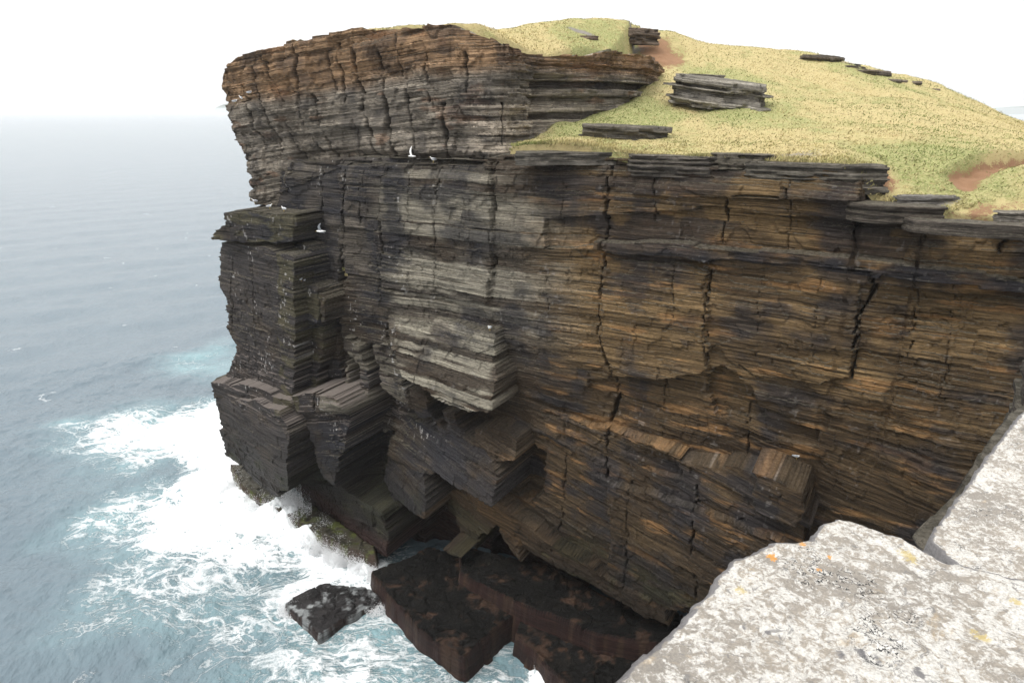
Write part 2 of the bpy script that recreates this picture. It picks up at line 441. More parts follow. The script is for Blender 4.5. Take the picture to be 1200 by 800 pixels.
# every block: front outline in photo pixels, reference pixel, D there, slope along s, slope along z
BLOCKS = [
    # name, outline, ref, D0, g, gz
    ('pale beds', [(448,196),(574,190),(577,300),(573,357),(540,352),(500,345),(452,340),(440,300)], (574,300), 0.30, -0.01, 0.0),
    ('mid top', [(600,176),(712,184),(706,250),(690,300),(600,300),(578,300),(580,190)], (706,250), 0.10, 0.0, 0.0),
    ('recess', [(640,250),(842,245),(1000,262),(1000,300),(800,286),(690,286),(640,290)], (842,250), -0.35, 0.0, 0.0),
    ('brow beds', [(742,188),(1012,203),(1010,232),(840,232),(742,226)], (1010,220), 0.28, 0.0, 0.0),
    ('right band', [(690,283),(840,288),(1024,306),(1200,328),(1300,336),(1300,350),(1024,327),(840,306),(690,293)], (1024,310), 0.48, 0.0, 0.0),
    ('right band recess', [(1000,258),(1200,276),(1300,290),(1300,322),(1030,300),(1000,296)], (1030,290), -0.20, 0.0, 0.0),
    ('mid right', [(705,300),(827,318),(827,430),(770,445),(720,450),(703,400)], (827,400), 0.35, -0.03, 0.0),
    ('right wall', [(828,300),(1020,318),(1000,380),(998,440),(960,450),(880,440),(828,400)], (998,400), 0.25, -0.02, 0.0),
    ('lower mid', [(690,440),(828,430),(890,470),(960,500),(960,520),(800,508),(735,500),(712,490)], (890,470), -0.55, 0.0, 0.0),
    ('notch right', [(828,430),(850,420),(880,440),(900,480),(840,480)], (880,450), -0.9, 0.0, 0.0),
    # bulge under the long shelf
    ('bulge', [(606,476),(712,503),(735,512),(770,524),(800,536),(885,556),(946,577),(946,612),(935,645),(870,690),(830,716),(780,716),(700,672),(640,640),(600,600),(590,575)], (946,577), 1.5, -0.135, 0.0),
    ('bulge step', [(712,565),(800,590),(880,622),(940,645),(870,700),(780,716),(712,676)], (870,650), 1.75, -0.13, 0.0),
    ('end block', [(884,552),(905,560),(947,577),(947,602),(930,612),(884,592)], (946,577), 2.3, -0.05, 0.0),
    ('mid notch', [(735,512),(770,524),(800,534),(800,552),(760,545),(735,535)], (800,540), 0.2, 0.0, 0.0),
    # deep undercut at the foot
    ('undercut', [(600,668),(640,684),(700,706),(780,736),(850,722),(930,700),(930,860),(560,860)], (700,700), -4.5, 0.0, 0.0, 1.5),
    ('cave face', [(520,575),(560,580),(600,610),(612,660),(640,700),(600,700),(560,650),(530,620)], (612,660), 1.2, -0.25, 0.0),
    ('long sloping foot', [(560,566),(600,600),(700,672),(780,718),(784,736),(700,696),(610,640),(560,600)], (780,725), 1.6, -0.10, 0.0),
    # left part
    ('left wall', [(300,236),(398,196),(398,470),(345,470),(290,400)], (398,330), -0.10, 0.0, 0.0),
    ('wall right of crack', [(402,190),(448,194),(440,300),(452,372),(456,410),(430,400),(402,398)], (440,330), 0.12, 0.0, 0.0),
    ('slice one', [(404,395),(420,402),(432,440),(434,475),(404,470)], (432,440), 0.9, -0.1, 0.0),
    ('gap one', [(420,400),(436,412),(450,470),(434,476)], (440,440), -0.8, 0.0, 0.0),
    ('slice two', [(436,405),(455,400),(470,440),(480,470),(476,486),(455,470),(444,440)], (470,450), 0.7, -0.1, 0.0),
    ('block hollow', [(455,440),(480,455),(520,480),(560,500),(570,515),(500,505),(460,485)], (530,490), -0.9, 0.0, 0.0),
    ('slab pillar', [(476,450),(500,462),(506,486),(490,488)], (500,470), 0.8, 0.0, 0.0),
    ('slab pillar b', [(522,478),(536,482),(540,505),(528,500)], (536,490), 0.9, 0.0, 0.0),
    ('great block', [(452,370),(520,378),(580,388),(582,440),(578,478),(570,487),(545,480),(500,460),(470,442),(458,410)], (580,388), 0.75, -0.06, -0.42),
    ('smooth dark face', [(430,467),(470,484),(520,505),(567,528),(592,575),(600,604),(560,582),(505,552),(440,512)], (592,575), 2.5, -0.28, -0.35),
    ('pillar cap', [(256,247),(345,250),(345,283),(330,284),(246,281)], (345,265), 2.0, -0.02, 0.0),
    ('pillar side low', [(345,286),(366,290),(372,330),(383,352),(380,400),(372,440),(372,470),(345,470)], (375,350), 1.1, -0.12, 0.0),
    ('pillar side step', [(345,330),(370,334),(383,352),(382,378),(360,384),(345,380)], (380,360), 1.7, -0.12, 0.0),
    ('pillar', [(246,283),(300,288),(345,300),(346,382),(344,470),(336,484),(290,462),(246,446),(240,400),(240,300)], (345,380), 2.5, -0.20, 0.0),
    ('foot left', [(300,560),(345,560),(400,572),(450,598),(458,655),(400,632),(335,606)], (450,620), 2.0, -0.28, 0.0),
    ('ledge block', [(246,448),(290,452),(330,464),(362,472),(362,490),(300,490),(246,470)], (345,475), 2.9, -0.12, 0.0),
    ('lower left block', [(238,462),(300,470),(336,483),(338,520),(337,576),(318,579),(290,556),(266,532),(240,500)], (337,530), 3.7, -0.22, 0.0),
    ('small block', [(346,470),(366,474),(404,486),(404,540),(404,578),(380,560),(366,520)], (404,500), 2.9, -0.15, 0.0),
    ('small block cap', [(342,462),(392,462),(404,478),(404,492),(366,486),(346,480)], (404,484), 3.15, -0.1, 0.0),
    ('wedge fill', [(500,486),(540,494),(575,500),(606,516),(604,540),(575,540),(540,520)], (604,520), 1.3, -0.2, -0.3),
    ('wedge fill b', [(446,505),(480,520),(510,540),(510,560),(480,545),(446,530)], (510,545), 1.0, -0.2, -0.3),
    ('block three', [(446,527),(497,553),(501,604),(480,594),(462,583),(448,560)], (501,590), 2.1, -0.34, -0.45),
    ('block three foot', [(462,583),(500,604),(520,640),(545,660),(500,640),(470,610)], (500,620), 1.6, -0.2, 0.0),
    ('cave a', [(456,602),(470,592),(486,596),(500,614),(520,640),(532,668),(530,720),(452,720),(453,655)], (500,650), -3.5, 0.0, 0.0, 2.0),
    ('cave b', [(548,640),(572,628),(590,650),(625,672),(660,694),(650,745),(545,740),(536,690)], (612,680), -3.5, 0.0, 0.0, 1.6),
    ('hollow', [(594,548),(612,530),(628,548),(622,590),(606,604),(594,590)], (612,560), -1.8, 0.0, 0.0, 1.0),
    ('slot', [(418,520),(446,512),(446,570),(440,580),(426,578),(414,560)], (430,560), -1.8, 0.0, 0.0, 1.0),
    ('upper left recess', [(240,170),(334,170),(334,236),(240,250)], (300,200), -0.9, 0.0, 0.0),
    ('slab pillars', [(462,446),(470,446),(484,476),(478,480)], (478,470), 1.0, 0.0, 0.0),
    ('arch one', [(508,478),(520,482),(524,502),(514,496)], (516,490), -1.2, 0.0, 0.0, 0.6),
    ('arch two', [(540,484),(556,490),(556,510),(544,506)], (550,500), -1.2, 0.0, 0.0, 0.6),
]
# joints: pixel polyline, half width m, depth m
JOINTS = [
    ([(713,188),(706,280),(703,330),(703,400),(712,430),(720,462),(712,500),(711,560)], 0.07, 0.9),
    ([(848,234),(845,288)], 0.05, 0.5), ([(829,318),(828,370),(828,430)], 0.04, 0.4),
    ([(1004,240),(1001,292)], 0.07, 0.6), ([(1025,326),(1020,340),(1003,375),(998,445)], 0.06, 0.7),
    ([(402,192),(400,250),(397,300),(394,340),(396,400),(402,470)], 0.09, 0.9),
    ([(399,305),(398,338)], 0.24, 1.2),
    ([(577,190),(577,290),(575,352)], 0.07, 0.35), ([(512,196),(511,260),(509,340)], 0.04, 0.25),
    ([(448,258),(446,312)], 0.05, 0.4), ([(508,402),(507,440)], 0.03, 0.2),
    ([(770,195),(765,262)], 0.03, 0.25), ([(372,200),(372,262)], 0.04, 0.3),
    ([(786,300),(790,380)], 0.02, 0.15), ([(822,560),(818,640),(826,690)], 0.05, 0.4),
    ([(1086,262),(1074,330),(1066,420)], 0.025, 0.2), ([(1184,270),(1172,300)], 0.05, 0.4),
    ([(660,196),(655,280)], 0.02, 0.15), ([(544,196),(543,300)], 0.02, 0.12),
    ([(774,430),(775,520)], 0.03, 0.3), ([(284,300),(280,440)], 0.03, 0.2), ([(314,310),(318,450)], 0.025, 0.2),
    ([(424,200),(420,262)], 0.04, 0.3), ([(925,210),(922,296)], 0.02, 0.15), ([(960,318),(950,430)],0.015,0.12),
    ([(640,300),(640,400)],0.015,0.12),([(1120,330),(1105,470)],0.02,0.15),([(890,320),(888,420)],0.015,0.1),
    ([(480,200),(478,330)],0.025,0.2),([(876,470),(872,540)],0.03,0.3),
    ([(740,560),(738,700)],0.04,0.3),([(660,500),(652,640)],0.04,0.35),
]
TOP_A = [(300,186),(335,189),(395,184),(480,186),(560,188),(600,178),(650,176),(712,183),(742,190),(800,188),(880,196),(960,200),(1011,204),(1014,238),(1085,243),(1087,258),(1200,264),(1320,272),(1450,280)]
TIP_A = [(290,150),(288,205),(287,236),(270,246),(266,262),(246,283),(248,340),(255,352),(255,385),(261,400),(268,412),(260,430),(247,448),(253,470),(258,500),(266,530),(272,545),(300,580),(325,602),(340,625)]

def band_curve(pts, D):
    q = [on_wall(u, v, D) for u, v in pts]
    return np.array([p[0] for p in q]), np.array([p[1] for p in q])

def lower_cliff():
    topS, topZ = band_curve(TOP_A, 0.2)
    o = np.argsort(topS); topS, topZ = topS[o], topZ[o]
    tipS, tipZ = band_curve(TIP_A, 1.6)
    o = np.argsort(tipZ); tipS, tipZ = tipS[o], tipZ[o]
    SR, SM, SX = -30.0, 20.0, 33.5
    nc = 1330; nr = 900
    sraw = SR + (SX - SR) * (np.linspace(0, 1, nc) ** 1.0)
    v = np.linspace(0, 1, nr)
    zt = np.interp(sraw, topS, topZ)
    Z = -31.2 + (zt[None, :] + 31.2) * v[:, None]
    S = np.repeat(sraw[None, :], nr, 0)
    tip = np.interp(Z, tipZ, tipS)
    zq = BM[np.clip(np.searchsorted(BM, Z) - 1, 0, None)]
    tip = tip + 0.55 * (vn(zq * 1.9, 0 * zq, 301) - 0.5) + 0.25 * (vn(Z * 9, 0 * Z, 302) - 0.5)
    S = np.where(S > SM, SM + (S - SM) * (tip - SM) / (SX - SM), S)
    rel, ic, im, if_, h1, h2, h3, zb = strata(S, Z, 0.8, 0.16)
    rel = rel * (0.41 + 0.2 * sstep(15, 22, S)) + 0.02 * (RM[im] - 0.5)
    rel = rel * (1 - 0.5 * sstep(19.5, 22.5, S))
    # large shape
    D = -0.14 * np.clip(-12 - Z, 0, 40) * sstep(28, 20, S)
    blk = np.zeros(D.shape)
    Sj = S + 0.22 * (RM[im] - 0.5) + 0.09 * (RF[if_] - 0.5) + 0.35 * (vn(S / 1.1, Z / 0.9, 401) - 0.5)
    Zj = Z + 0.22 * (h2 - 0.5) + 0.30 * (vn(S / 1.4, Z / 1.1, 402) - 0.5)
    region = {}
    for name, poly, ref, D0, g, gz, *op in BLOCKS:
        s0, z0, _ = on_wall(ref[0], ref[1], D0)
        pp = [on_wall(u, vv, *(op if op else (D0, g, gz, s0, z0)))[:2] for u, vv in poly]
        m = paint_mask(Sj, Zj, pp)
        D = np.where(m, D0 + g * (S - s0) + gz * (Z - z0), D)
        region[name] = m
    under = region['undercut'].copy()
    D = D + rel
    tt = zt[None] - Z
    D = D - 0.85 * np.clip(1 - tt / 1.1, 0, 1) * (0.2 + h2) * sstep(0.0, 0.06, 1.1 - tt)
    # joints
    crack = np.zeros(D.shape)
    for pl, w, dep in JOINTS:
        q = [on_wall(u, vv, 0.2)[:2] for u, vv in pl]
        q.sort(key=lambda a: a[1])
        qz = np.array([a[1] for a in q]); qs = np.array([a[0] for a in q])
        if qz[-1] - qz[0] < 0.2: continue
        sj = np.interp(Z, qz, qs) + 0.22 * (fbm(Z * 0.9, Z * 0 + w * 77, 500 + len(pl), 4) - 0.5) + 0.13 * (RM[im] - 0.5) + 0.12 * (h2 - 0.5)
        inside = (Z > qz[0]) & (Z < qz[-1])
        ww = w * np.clip(2.6 * fbm(Z * 1.4, Z * 0 + w * 90 + qs[0], 520, 3) - 0.62, 0.05, 1.3)
        k = np.clip(1.6 - np.abs(S - sj) / ww, 0, 1) * inside
        crack = np.maximum(crack, k * min(1, dep * 1.6))
        D = D - dep * k + 0.10 * (RM[(im * 3) % len(RM)] - 0.4) * np.clip(1 - np.abs(S - sj - 0.25) / 0.5, 0, 1) * inside
    X = O2[0] + S * DV[0] + D * NV[0]; Y = O2[1] + S * DV[1] + D * NV[1]
    # ---- colour
    pxr = [np.array(on_wall(u, vv, 0.2)[:2]) for u, vv in ((600,180),(1200,260))]
    n1 = fbm(S / 3.5, Z / 2.2, 601, 4); n2 = fbm(S / 1.2, Z / 0.45, 602, 4); n3 = fbm(S / 9, Z / 6, 603, 3)
    ochre = sstep(12, 5, S + 5 * (n3 - 0.5))          # right half of the wall is ochre
    base = lerp3(GREY, OCHRE, ochre)
    base = base * (0.62 + 0.75 * RM[im])[..., None] * (0.75 + 0.5 * RF[if_])[..., None]
    base = lerp3(base, BROWN, sstep(0.42, 0.65, n1) * 0.6)
    damp_shade = sstep(-9.5, -15.5, Z + 3.5 * (n3 - 0.5) + 1.5 * (n1 - 0.5))  # dampness and shade of the lower wall, both painted into the rock colour
    base = lerp3(base, np.array(BROWN) * 0.85, damp_shade * (0.55 + 0.35 * n1))
    rust = sstep(0.60, 0.75, fbm(S / 2.2, Z / 0.35, 604, 4)) * ochre
    base = lerp3(base, (0.34, 0.185, 0.075), rust * 0.55)
    # pale grey stack of beds
    def sx(u, v): return on_wall(u, v, 0.2)[0]
    wS = S + 2.2 * (fbm(S / 1.6, Z / 0.6, 631, 4) - 0.5); wZ = Z + 2.6 * (fbm(S / 2.4, Z / 1.4, 632, 4) - 0.5)
    pb = sstep(sx(430, 300), sx(470, 300), wS) * sstep(sx(700, 330), sx(585, 330), wS)
    pb = pb * sstep(-3.0, -5.0, wZ) * sstep(-13.0, -10.5, wZ)
    pb = np.maximum(pb * 0.8, region['great block'] * sstep(0.30, 0.5, fbm(S / 2.2, Z / 1.4, 633, 4)))
    pb = np.maximum(pb, 0.6 * region['pale beds'] * sstep(0.4, 0.6, fbm(S / 1.8, Z / 1.2, 634, 4)))
    palem = np.clip(pb * 1.0 + 0.55 * region['slice one'] + 0.5 * region['slice two'], 0, 1) * sstep(0.30, 0.5, fbm(S / 2.0, Z / 0.5, 605, 3) * 0.5 + RM[im] * 0.5 - 0.02)
    base = lerp3(base, PALE, palem * 0.8)
    # dark varnish in drapes
    wq = 1.2 * (fbm(S / 1.5, Z / 1.5, 621, 4) - .5)
    var = fbm((S + wq) / 1.7, (Z + 2 * wq) / 5.0, 606, 5) * 0.42 + fbm((S + wq) / 3.0, (Z + wq) / 1.1, 607, 5) * 0.40 + 0.10 * RM[im] + 0.08 * h2
    near_top = sstep(-9, -3, Z)
    vm = 0.9 * sstep(0.47, 0.63, var + 0.06 * near_top - 0.06 * palem)
    lefty = sstep(14.5, 17.5, S + 2 * (n1 - 0.5))
    vm = np.clip(vm + lefty * (1 - palem) * 0.45 * sstep(0.40, 0.56, fbm(S / 3, Z / 2.5, 608, 4)), 0, 1)
    base = lerp3(base, VARN, vm * 0.85)
    for nm, am in (('smooth dark face', .75), ('block three', .8), ('right band', .9), ('small block', .75), ('lower left block', .75), ('pillar', .7), ('pillar side low', .4), ('ledge block', .5), ('left wall', .6)):
        base = lerp3(base, VARN, region[nm] * am * sstep(0.25, 0.6, fbm(S / 1.6, Z / 1.0, 611, 4)))
    base = lerp3(base, (0.062,0.052,0.045), (region['pillar'] | region['lower left block']) * 0.5)
    ol = (region['pillar cap'] | region['pillar side low'] | region['pillar side step']) * sstep(0.4, 0.6, n2)
    base = lerp3(base, OLIVE, ol * 0.6)
    base = lerp3(base, (0.14,0.085,0.04), region['cave face'] * 0.6 + region['long sloping foot'] * 0.5)
    # wet, dark foot
    wet = np.clip(sstep(-20, -26.5, Z + 3.0 * (n3 - 0.5)), 0, 1)
    base = lerp3(base, DARK, wet * 0.8)
    base = lerp3(base, RED, sstep(-26.6, -28.4, Z + 1.2 * (n1 - 0.5)) * 0.7)
    alg = sstep(-22.5, -24.5, Z) * sstep(-28.2, -26.8, Z) * sstep(0.55, 0.66, fbm(S / 1.7, Z / 0.9, 612, 3))
    base = lerp3(base, (0.040, 0.044, 0.018), alg * 0.3)
    dr = sstep(0.80, 0.86, vn(S * 7 + 0.3 * Z, Z * 5, 641)) * sstep(0.5, 0.7, fbm(S / 1.1, Z / 2.2, 642, 4)) * (0.25 + 0.75 * sstep(13, 16, S)) * sstep(-22, -19, Z)
    base = lerp3(base, (0.45, 0.43, 0.41), dr * 0.7)
    base = lerp3(base, (0.012, 0.011, 0.011), np.clip(crack, 0, 1) * 0.6)
    pale_attr = np.clip(0.35 + 0.5 * palem + 0.4 * (n2 - 0.4) - vm * 0.3 - wet * 0.5 - damp_shade * 0.3, 0, 1)
    wet = np.maximum(wet, damp_shade * 0.55 * sstep(17, 15, S))  # the painted damp and shade also dull the ledge tops there
    guano = sstep(17, 19, S) * sstep(-15.5, -16.5, Z) * sstep(-20.5, -19.5, Z)
    V = np.stack([X, Y, Z], -1)
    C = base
    # ---- cap going back under the turf / the upper tier
    nb = 45
    back = np.linspace(0.05, 1, nb)[:, None] ** 1.4 * 6.0
    Sc = np.repeat(S[-1][None], nb, 0); Zc = Z[-1][None] - 0.03 + 0.10 * (fbm(Sc * 1.2, back * 1.2, 701, 3) - 0.5) * np.minimum(back, 1) * 2
    stepb = 0.10 * np.floor(3 * fbm(Sc / 2.4, back / 1.0, 702, 2)) - 0.1
    Zc = Zc + stepb * sstep(0, 0.3, back)
    Dc = D[-1][None] - back
    Xc = O2[0] + Sc * DV[0] + Dc * NV[0]; Yc = O2[1] + Sc * DV[1] + Dc * NV[1]
    Vc = np.stack([Xc, Yc, Zc], -1)
    kc = fbm(Sc, back, 703, 3)
    Cc = lerp3((0.20, 0.185, 0.155), np.array(OLIVE) * 0.8, sstep(0.5, 0.7, kc) * 0.4)
    Vall = np.concatenate([V, Vc], 0); Call = np.concatenate([C, Cc], 0)
    R, Cn = Vall.shape[:2]
    ba = np.concatenate([zb, Zc], 0); pa = np.concatenate([pale_attr, np.full(Sc.shape, 0.4)], 0); wa = np.concatenate([wet, np.zeros(Sc.shape)], 0)
    # ---- the seaward end: from the tip round the back
    nk = 70
    kd = (np.arange(1, nk + 1) / nk) ** 1.5 * 42.0
    bd = np.array([0.42, 0.907])
    tipv = Vall[:, -1]; 
    zz = tipv[:, 2]
    kdg = kd[None, :] + 0 * zz[:, None]
    zzg = zz[:, None] + 0 * kdg
    rel2 = strata(60 + kdg, zzg)[0]
    ease = np.minimum(kdg / 1.0, 1)
    off = (rel2 * 1.0 - rel2[:, :1]) * ease + 0.35 * np.sin(kdg / 5) * 2 * ease
    nb2 = np.array([-0.907, 0.42])
    Vs = np.stack([tipv[:, 0][:, None] + bd[0] * kdg + nb2[0] * off, tipv[:, 1][:, None] + bd[1] * kdg + nb2[1] * off, zzg], -1)
    Cs = np.repeat(Call[:, -1][:, None], nk, 1)
    Vall = np.concatenate([Vall, Vs], 1); Call = np.concatenate([Call, Cs], 1)
    ba = np.concatenate([ba, zzg], 1); pa = np.concatenate([pa, np.zeros((R, nk)) + .3], 1); wa = np.concatenate([wa, np.repeat(wa[:, -1:], nk, 1)], 1)
    # ---- the right end: turns toward the viewer's own headland
    nk = 60
    kd = (np.arange(nk, 0, -1) / nk) * 34.0
    fd = np.array([-0.30, -0.954])
    rv = Vall[:, 0]; kdg = kd[None, :] + 0 * rv[:, 2][:, None]; zzg = rv[:, 2][:, None] + 0 * kdg
    rel3 = strata(-90 - kdg, zzg)[0]
    off = (rel3 - 0.2) * np.minimum(kdg / 1, 1)
    Vr = np.stack([rv[:, 0][:, None] + fd[0] * kdg + 0.954 * -off, rv[:, 1][:, None] + fd[1] * kdg + 0.3 * off, zzg], -1)
    Cr = np.repeat(Call[:, :1], nk, 1) * (0.7 + 0.5 * RM[np.searchsorted(BM, zzg)])[..., None]
    Vall = np.concatenate([Vr, Vall], 1); Call = np.concatenate([Cr, Call], 1)
    ba = np.concatenate([zzg, ba], 1); pa = np.concatenate([np.zeros((R, nk)) + .3, pa], 1); wa = np.concatenate([np.repeat(wa[:, :1], nk, 1), wa], 1)
    R, Cn = Vall.shape[:2]
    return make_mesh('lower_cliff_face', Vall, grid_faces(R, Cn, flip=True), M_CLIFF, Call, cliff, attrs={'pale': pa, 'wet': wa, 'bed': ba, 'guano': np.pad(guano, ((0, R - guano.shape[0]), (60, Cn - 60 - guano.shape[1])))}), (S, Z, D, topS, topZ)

cliff = empty('cliff', (0, 0, 0)); tag(cliff, 'tall dark brown sea cliff of thin horizontal rock beds under a grassy hill', 'cliff', kind='structure')
low_obj, LOW = lower_cliff()
S_, Z_, D_, topS, topZ = LOW

# ------------------------------------------------------------------ upper cliff face
SB = 0.55   # set back of the upper tier behind the ledge
def bw(u, v, D=-SB): 
    s, z, d = on_wall(u, v, D); return wall_xyz(s, z, d)
# plan of the upper tier, from the seaward tip to where it runs into the hill
def planpts():
    pts = []
    for u, v, D in ((262,110,-0.2),(300,110,-0.3),(340,110,-0.5),(400,110,-0.55),(470,110,-0.6),(540,110,-0.8),(590,110,-1.0)):
        s, z, d = on_wall(u, v, D); x, y, _ = wall_xyz(s, z, d); pts.append((x, y))
    for u, v, y in ((608,110,38.9),(628,110,39.8),(655,110,41.2),(690,110,43.0),(725,105,45.0),(752,95,47.5),(768,88,51.0),(775,80,56.0)):
        p = at_y(u, v, y); pts.append((p[0], p[1]))
    return np.array(pts)
PB = planpts()
segs = np.linalg.norm(np.diff(PB, axis=0), axis=1); AB = np.concatenate([[0], np.cumsum(segs)])
# top of the upper tier, pixel and plan parameter
TOPB = [(262,92),(268,79),(285,66),(330,54),(380,43),(440,34),(480,31),(530,33),(560,38),(590,52),(625,66),(655,68),(690,62),(725,60),(752,70),(768,80),(775,84)]
def a_at_pix(u):
    r = ray(u, 110); best = None
    for i in range(len(PB) - 1):
        p, q = PB[i], PB[i + 1]; d = q - p
        den = r[0] * d[1] - r[1] * d[0]
        if abs(den) < 1e-9: continue
        t = (p[0] * d[1] - p[1] * d[0]) / den; k = (p[0] * r[1] - p[1] * r[0]) / den
        if -0.001 <= k <= 1.001 and t > 0: return AB[i] + k * segs[i], t * math.hypot(r[0], r[1])
    return None, None
def upper_cliff():
    ta, tz = [], []
    for u, v in TOPB:
        a, dist = a_at_pix(u)
        if a is None: continue
        r = ray(u, v); ta.append(a); tz.append(r[2] / math.hypot(r[0], r[1]) * dist)
    ta, tz = np.array(ta), np.array(tz); o = np.argsort(ta); ta, tz = ta[o], tz[o]
    tl = AB[-1]; nc = int(tl / 0.05); nr = 230
    a = np.linspace(0, tl, nc); v = np.linspace(0, 1, nr)
    zt = np.interp(a, ta, tz) + 0.10 * (vn(a / 0.5, a * 0, 801) - 0.5) + 0.34 * (np.floor(3 * vn(a / 1.3, a * 0, 802)) / 3 - 0.3)
    Z0 = -6.0
    Z = Z0 + (zt[None] - Z0) * v[:, None]; A = np.repeat(a[None], nr, 0)
    # shift the plan to centre-smooth curve
    fine = np.linspace(0, tl, 600)
    px = np.interp(fine, AB, PB[:, 0]); py = np.interp(fine, AB, PB[:, 1])
    ker = np.hanning(41); ker /= ker.sum()
    pxs = np.convolve(np.pad(px, 20, 'edge'), ker, 'valid'); pys = np.convolve(np.pad(py, 20, 'edge'), ker, 'valid')
    cx = np.interp(a, fine, pxs); cy = np.interp(a, fine, pys)
    tx = np.gradient(cx, a); ty = np.gradient(cy, a); L = np.hypot(tx, ty); nx, ny = ty / L, -tx / L
    if (nx[nc // 3] * NV[0] + ny[nc // 3] * NV[1]) < 0: nx, ny = -nx, -ny
    # beds rise toward the viewer's right over the seaward third
    dip = 0.10 * np.clip(18 - A, 0, 18)
    rel, ic, im, if_, h1, h2, h3, zb = strata(33 - A, Z + dip + 40 * 0)
    thick = _h(np.floor(Z / 0.42 + 0.4 * fbm(A / 3, Z, 871, 2)), np.floor(A * 0), 872)
    colc = np.floor((A + 0.15 * (RM[im] - .5)) / 1.7 + 0.6 * fbm(Z / 2, A * 0, 861, 2))
    D = rel * 0.62 + 0.34 * (_h(colc, np.floor(zb / 2.1), 863) - 0.5)
    # overhang and recess on the right, blocky buttress at u~620
    kz = (Z - Z0) / (zt[None] - Z0)
    D += 0.5 * (fbm(A / 2.6, Z / 2.2, 811, 3) - 0.5)
    a1 = a_at_pix(560)[0]; a2 = a_at_pix(640)[0]; a3 = a_at_pix(740)[0]
    D += 0.55 * sstep(a1 - 3, a1, A) * sstep(0.62, 0.30, kz)            # lower beds step forward
    D -= 0.8 * sstep(a2 - .4, a2 + .1, A) * sstep(a2 + 3.5, a2 + 1.2, A) * sstep(0.45, 0.55, kz) * sstep(.92, .84, kz)
    D -= 0.55 * (1 - sstep(-1.1, -0.9, Z)) * sstep(2, 5, A) * sstep(22, 18, A) * 0.5
    D += 0.62 * (thick - 0.5) * sstep(a2 - 1.5, a2 + 0.5, A)
    kq = np.floor(kz * 9 + 0.8 * RM[im]) / 9
    D -= 0.7 * sstep(0, 0.35, A - (a2 - 0.3 - 4.2 * np.clip(kq - 0.35, 0, 1))) * sstep(a2 + 1.2, a2 + 0.4, A)
    a0 = a_at_pix(338)[0]
    D -= 0.5 * sstep(a0 - 0.2, a0 + 0.1, A) * sstep(-2.2, -2.7, Z)
    D += 0.35 * sstep(a0, a0 - 0.5, A)
    crack = np.zeros(D.shape)
    J = [((300,78),(318,182),.05,.4),((313,66),(332,120),.04,.3),((352,52),(352,130),.05,.4),((366,110),(378,186),.08,.7),((345,120),(362,180),.05,.4),
         ((397,50),(398,120),.05,.35),((420,48),(424,130),.05,.4),((448,60),(452,186),.07,.5),((475,90),(480,180),.04,.3),((500,60),(503,120),.04,.3),
         ((517,120),(520,186),.07,.5),((545,60),(548,110),.05,.3),((330,140),(340,190),.04,.4),((284,100),(296,170),.05,.4),((425,120),(432,184),.05,.4),((590,120),(588,170),.04,.3),((410,140),(412,185),.03,.3),((385,60),(388,110),.03,.3),((465,40),(468,90),.03,.25)]
    for (u0, v0), (u1, v1), w, dep in J:
        w *= 1.5
        A0, d0 = a_at_pix(u0); A1, d1 = a_at_pix(u1)
        if A0 is None or A1 is None: continue
        r0, r1 = ray(u0, v0), ray(u1, v1)
        z0 = r0[2] / math.hypot(r0[0], r0[1]) * d0; z1 = r1[2] / math.hypot(r1[0], r1[1]) * d1
        aj = A0 + (Z - z0) / (z1 - z0) * (A1 - A0) + 0.45 * (fbm(Z * 1.1, Z * 0 + u0, 820, 4) - 0.5) + 0.08 * (RM[im] - 0.5)
        ins = (Z < max(z0, z1)) & (Z > min(z0, z1))
        k = np.clip(1.6 - np.abs(A - aj) / (w * np.clip(2.6 * fbm(Z * 1.6, Z * 0 + u0, 821, 3) - 0.45, 0.05, 2)), 0, 1) * ins
        D -= dep * k; crack = np.maximum(crack, k)
    X = cx[None] + D * nx[None]; Y = cy[None] + D * ny[None]
    # jagged seaward tip
    tipoff = np.interp(Z[:, 0], [-6.0, -4.6, -3, -1.2, 0.3, 1.2, 2.0, 2.8], [1.9, 1.8, 1.6, 1.0, 0.45, 0.1, 0.25, 0.0])
    zq = BM[np.searchsorted(BM, Z[:, 0]) - 1]
    tipoff = tipoff - 0.5 * (vn(zq * 2.1, zq * 0, 830) - 0.5) - 0.2 * (vn(Z[:, 0] * 8, zq * 0, 831) - 0.5)
    sh = tipoff[:, None] * np.clip(1 - A / 6.0, 0, 1)
    X = X - DV[0] * sh; Y = Y - DV[1] * sh
    n1 = fbm(A / 3.0, Z / 1.2, 841, 4); n2 = fbm(A / 1.0, Z / 0.4, 842, 4)
    zz = Z + dip
    warm = sstep(1.6, 2.6, zz + 0.8 * (n1 - 0.5)) * sstep(8, 5, zz)
    base = lerp3((0.225, 0.195, 0.158), (0.27, 0.165, 0.088), warm * 0.9)
    base = base * (0.6 + 0.8 * RM[im])[..., None] * (0.8 + 0.4 * RF[if_])[..., None] * (0.8 + 0.45 * h2)[..., None]
    base = lerp3(base, RUST, sstep(0.63, 0.76, fbm(A / 1.6, Z / 0.5, 843, 3)) * 0.35)
    palem = sstep(a1 - 1.5, a1 + 0.5, A) * sstep(0.72, 0.5, kz) * sstep(0.35, 0.55, RM[im] * .6 + n2 * .4)
    base = lerp3(base, (0.44, 0.38, 0.30), palem)
    base = lerp3(base, (0.40, 0.35, 0.28), sstep(a2 - 1, a2 + 1, A) * sstep(0.45, 0.6, thick) * sstep(0.75, 0.55, kz) * 0.8)
    base = lerp3(base, (0.055, 0.045, 0.038), sstep(a2 - 1, a2 + 1, A) * sstep(0.35, 0.2, thick) * 0.8)
    wq = 1.4 * (fbm(A / 1.2, Z / 1.2, 846, 4) - .5)
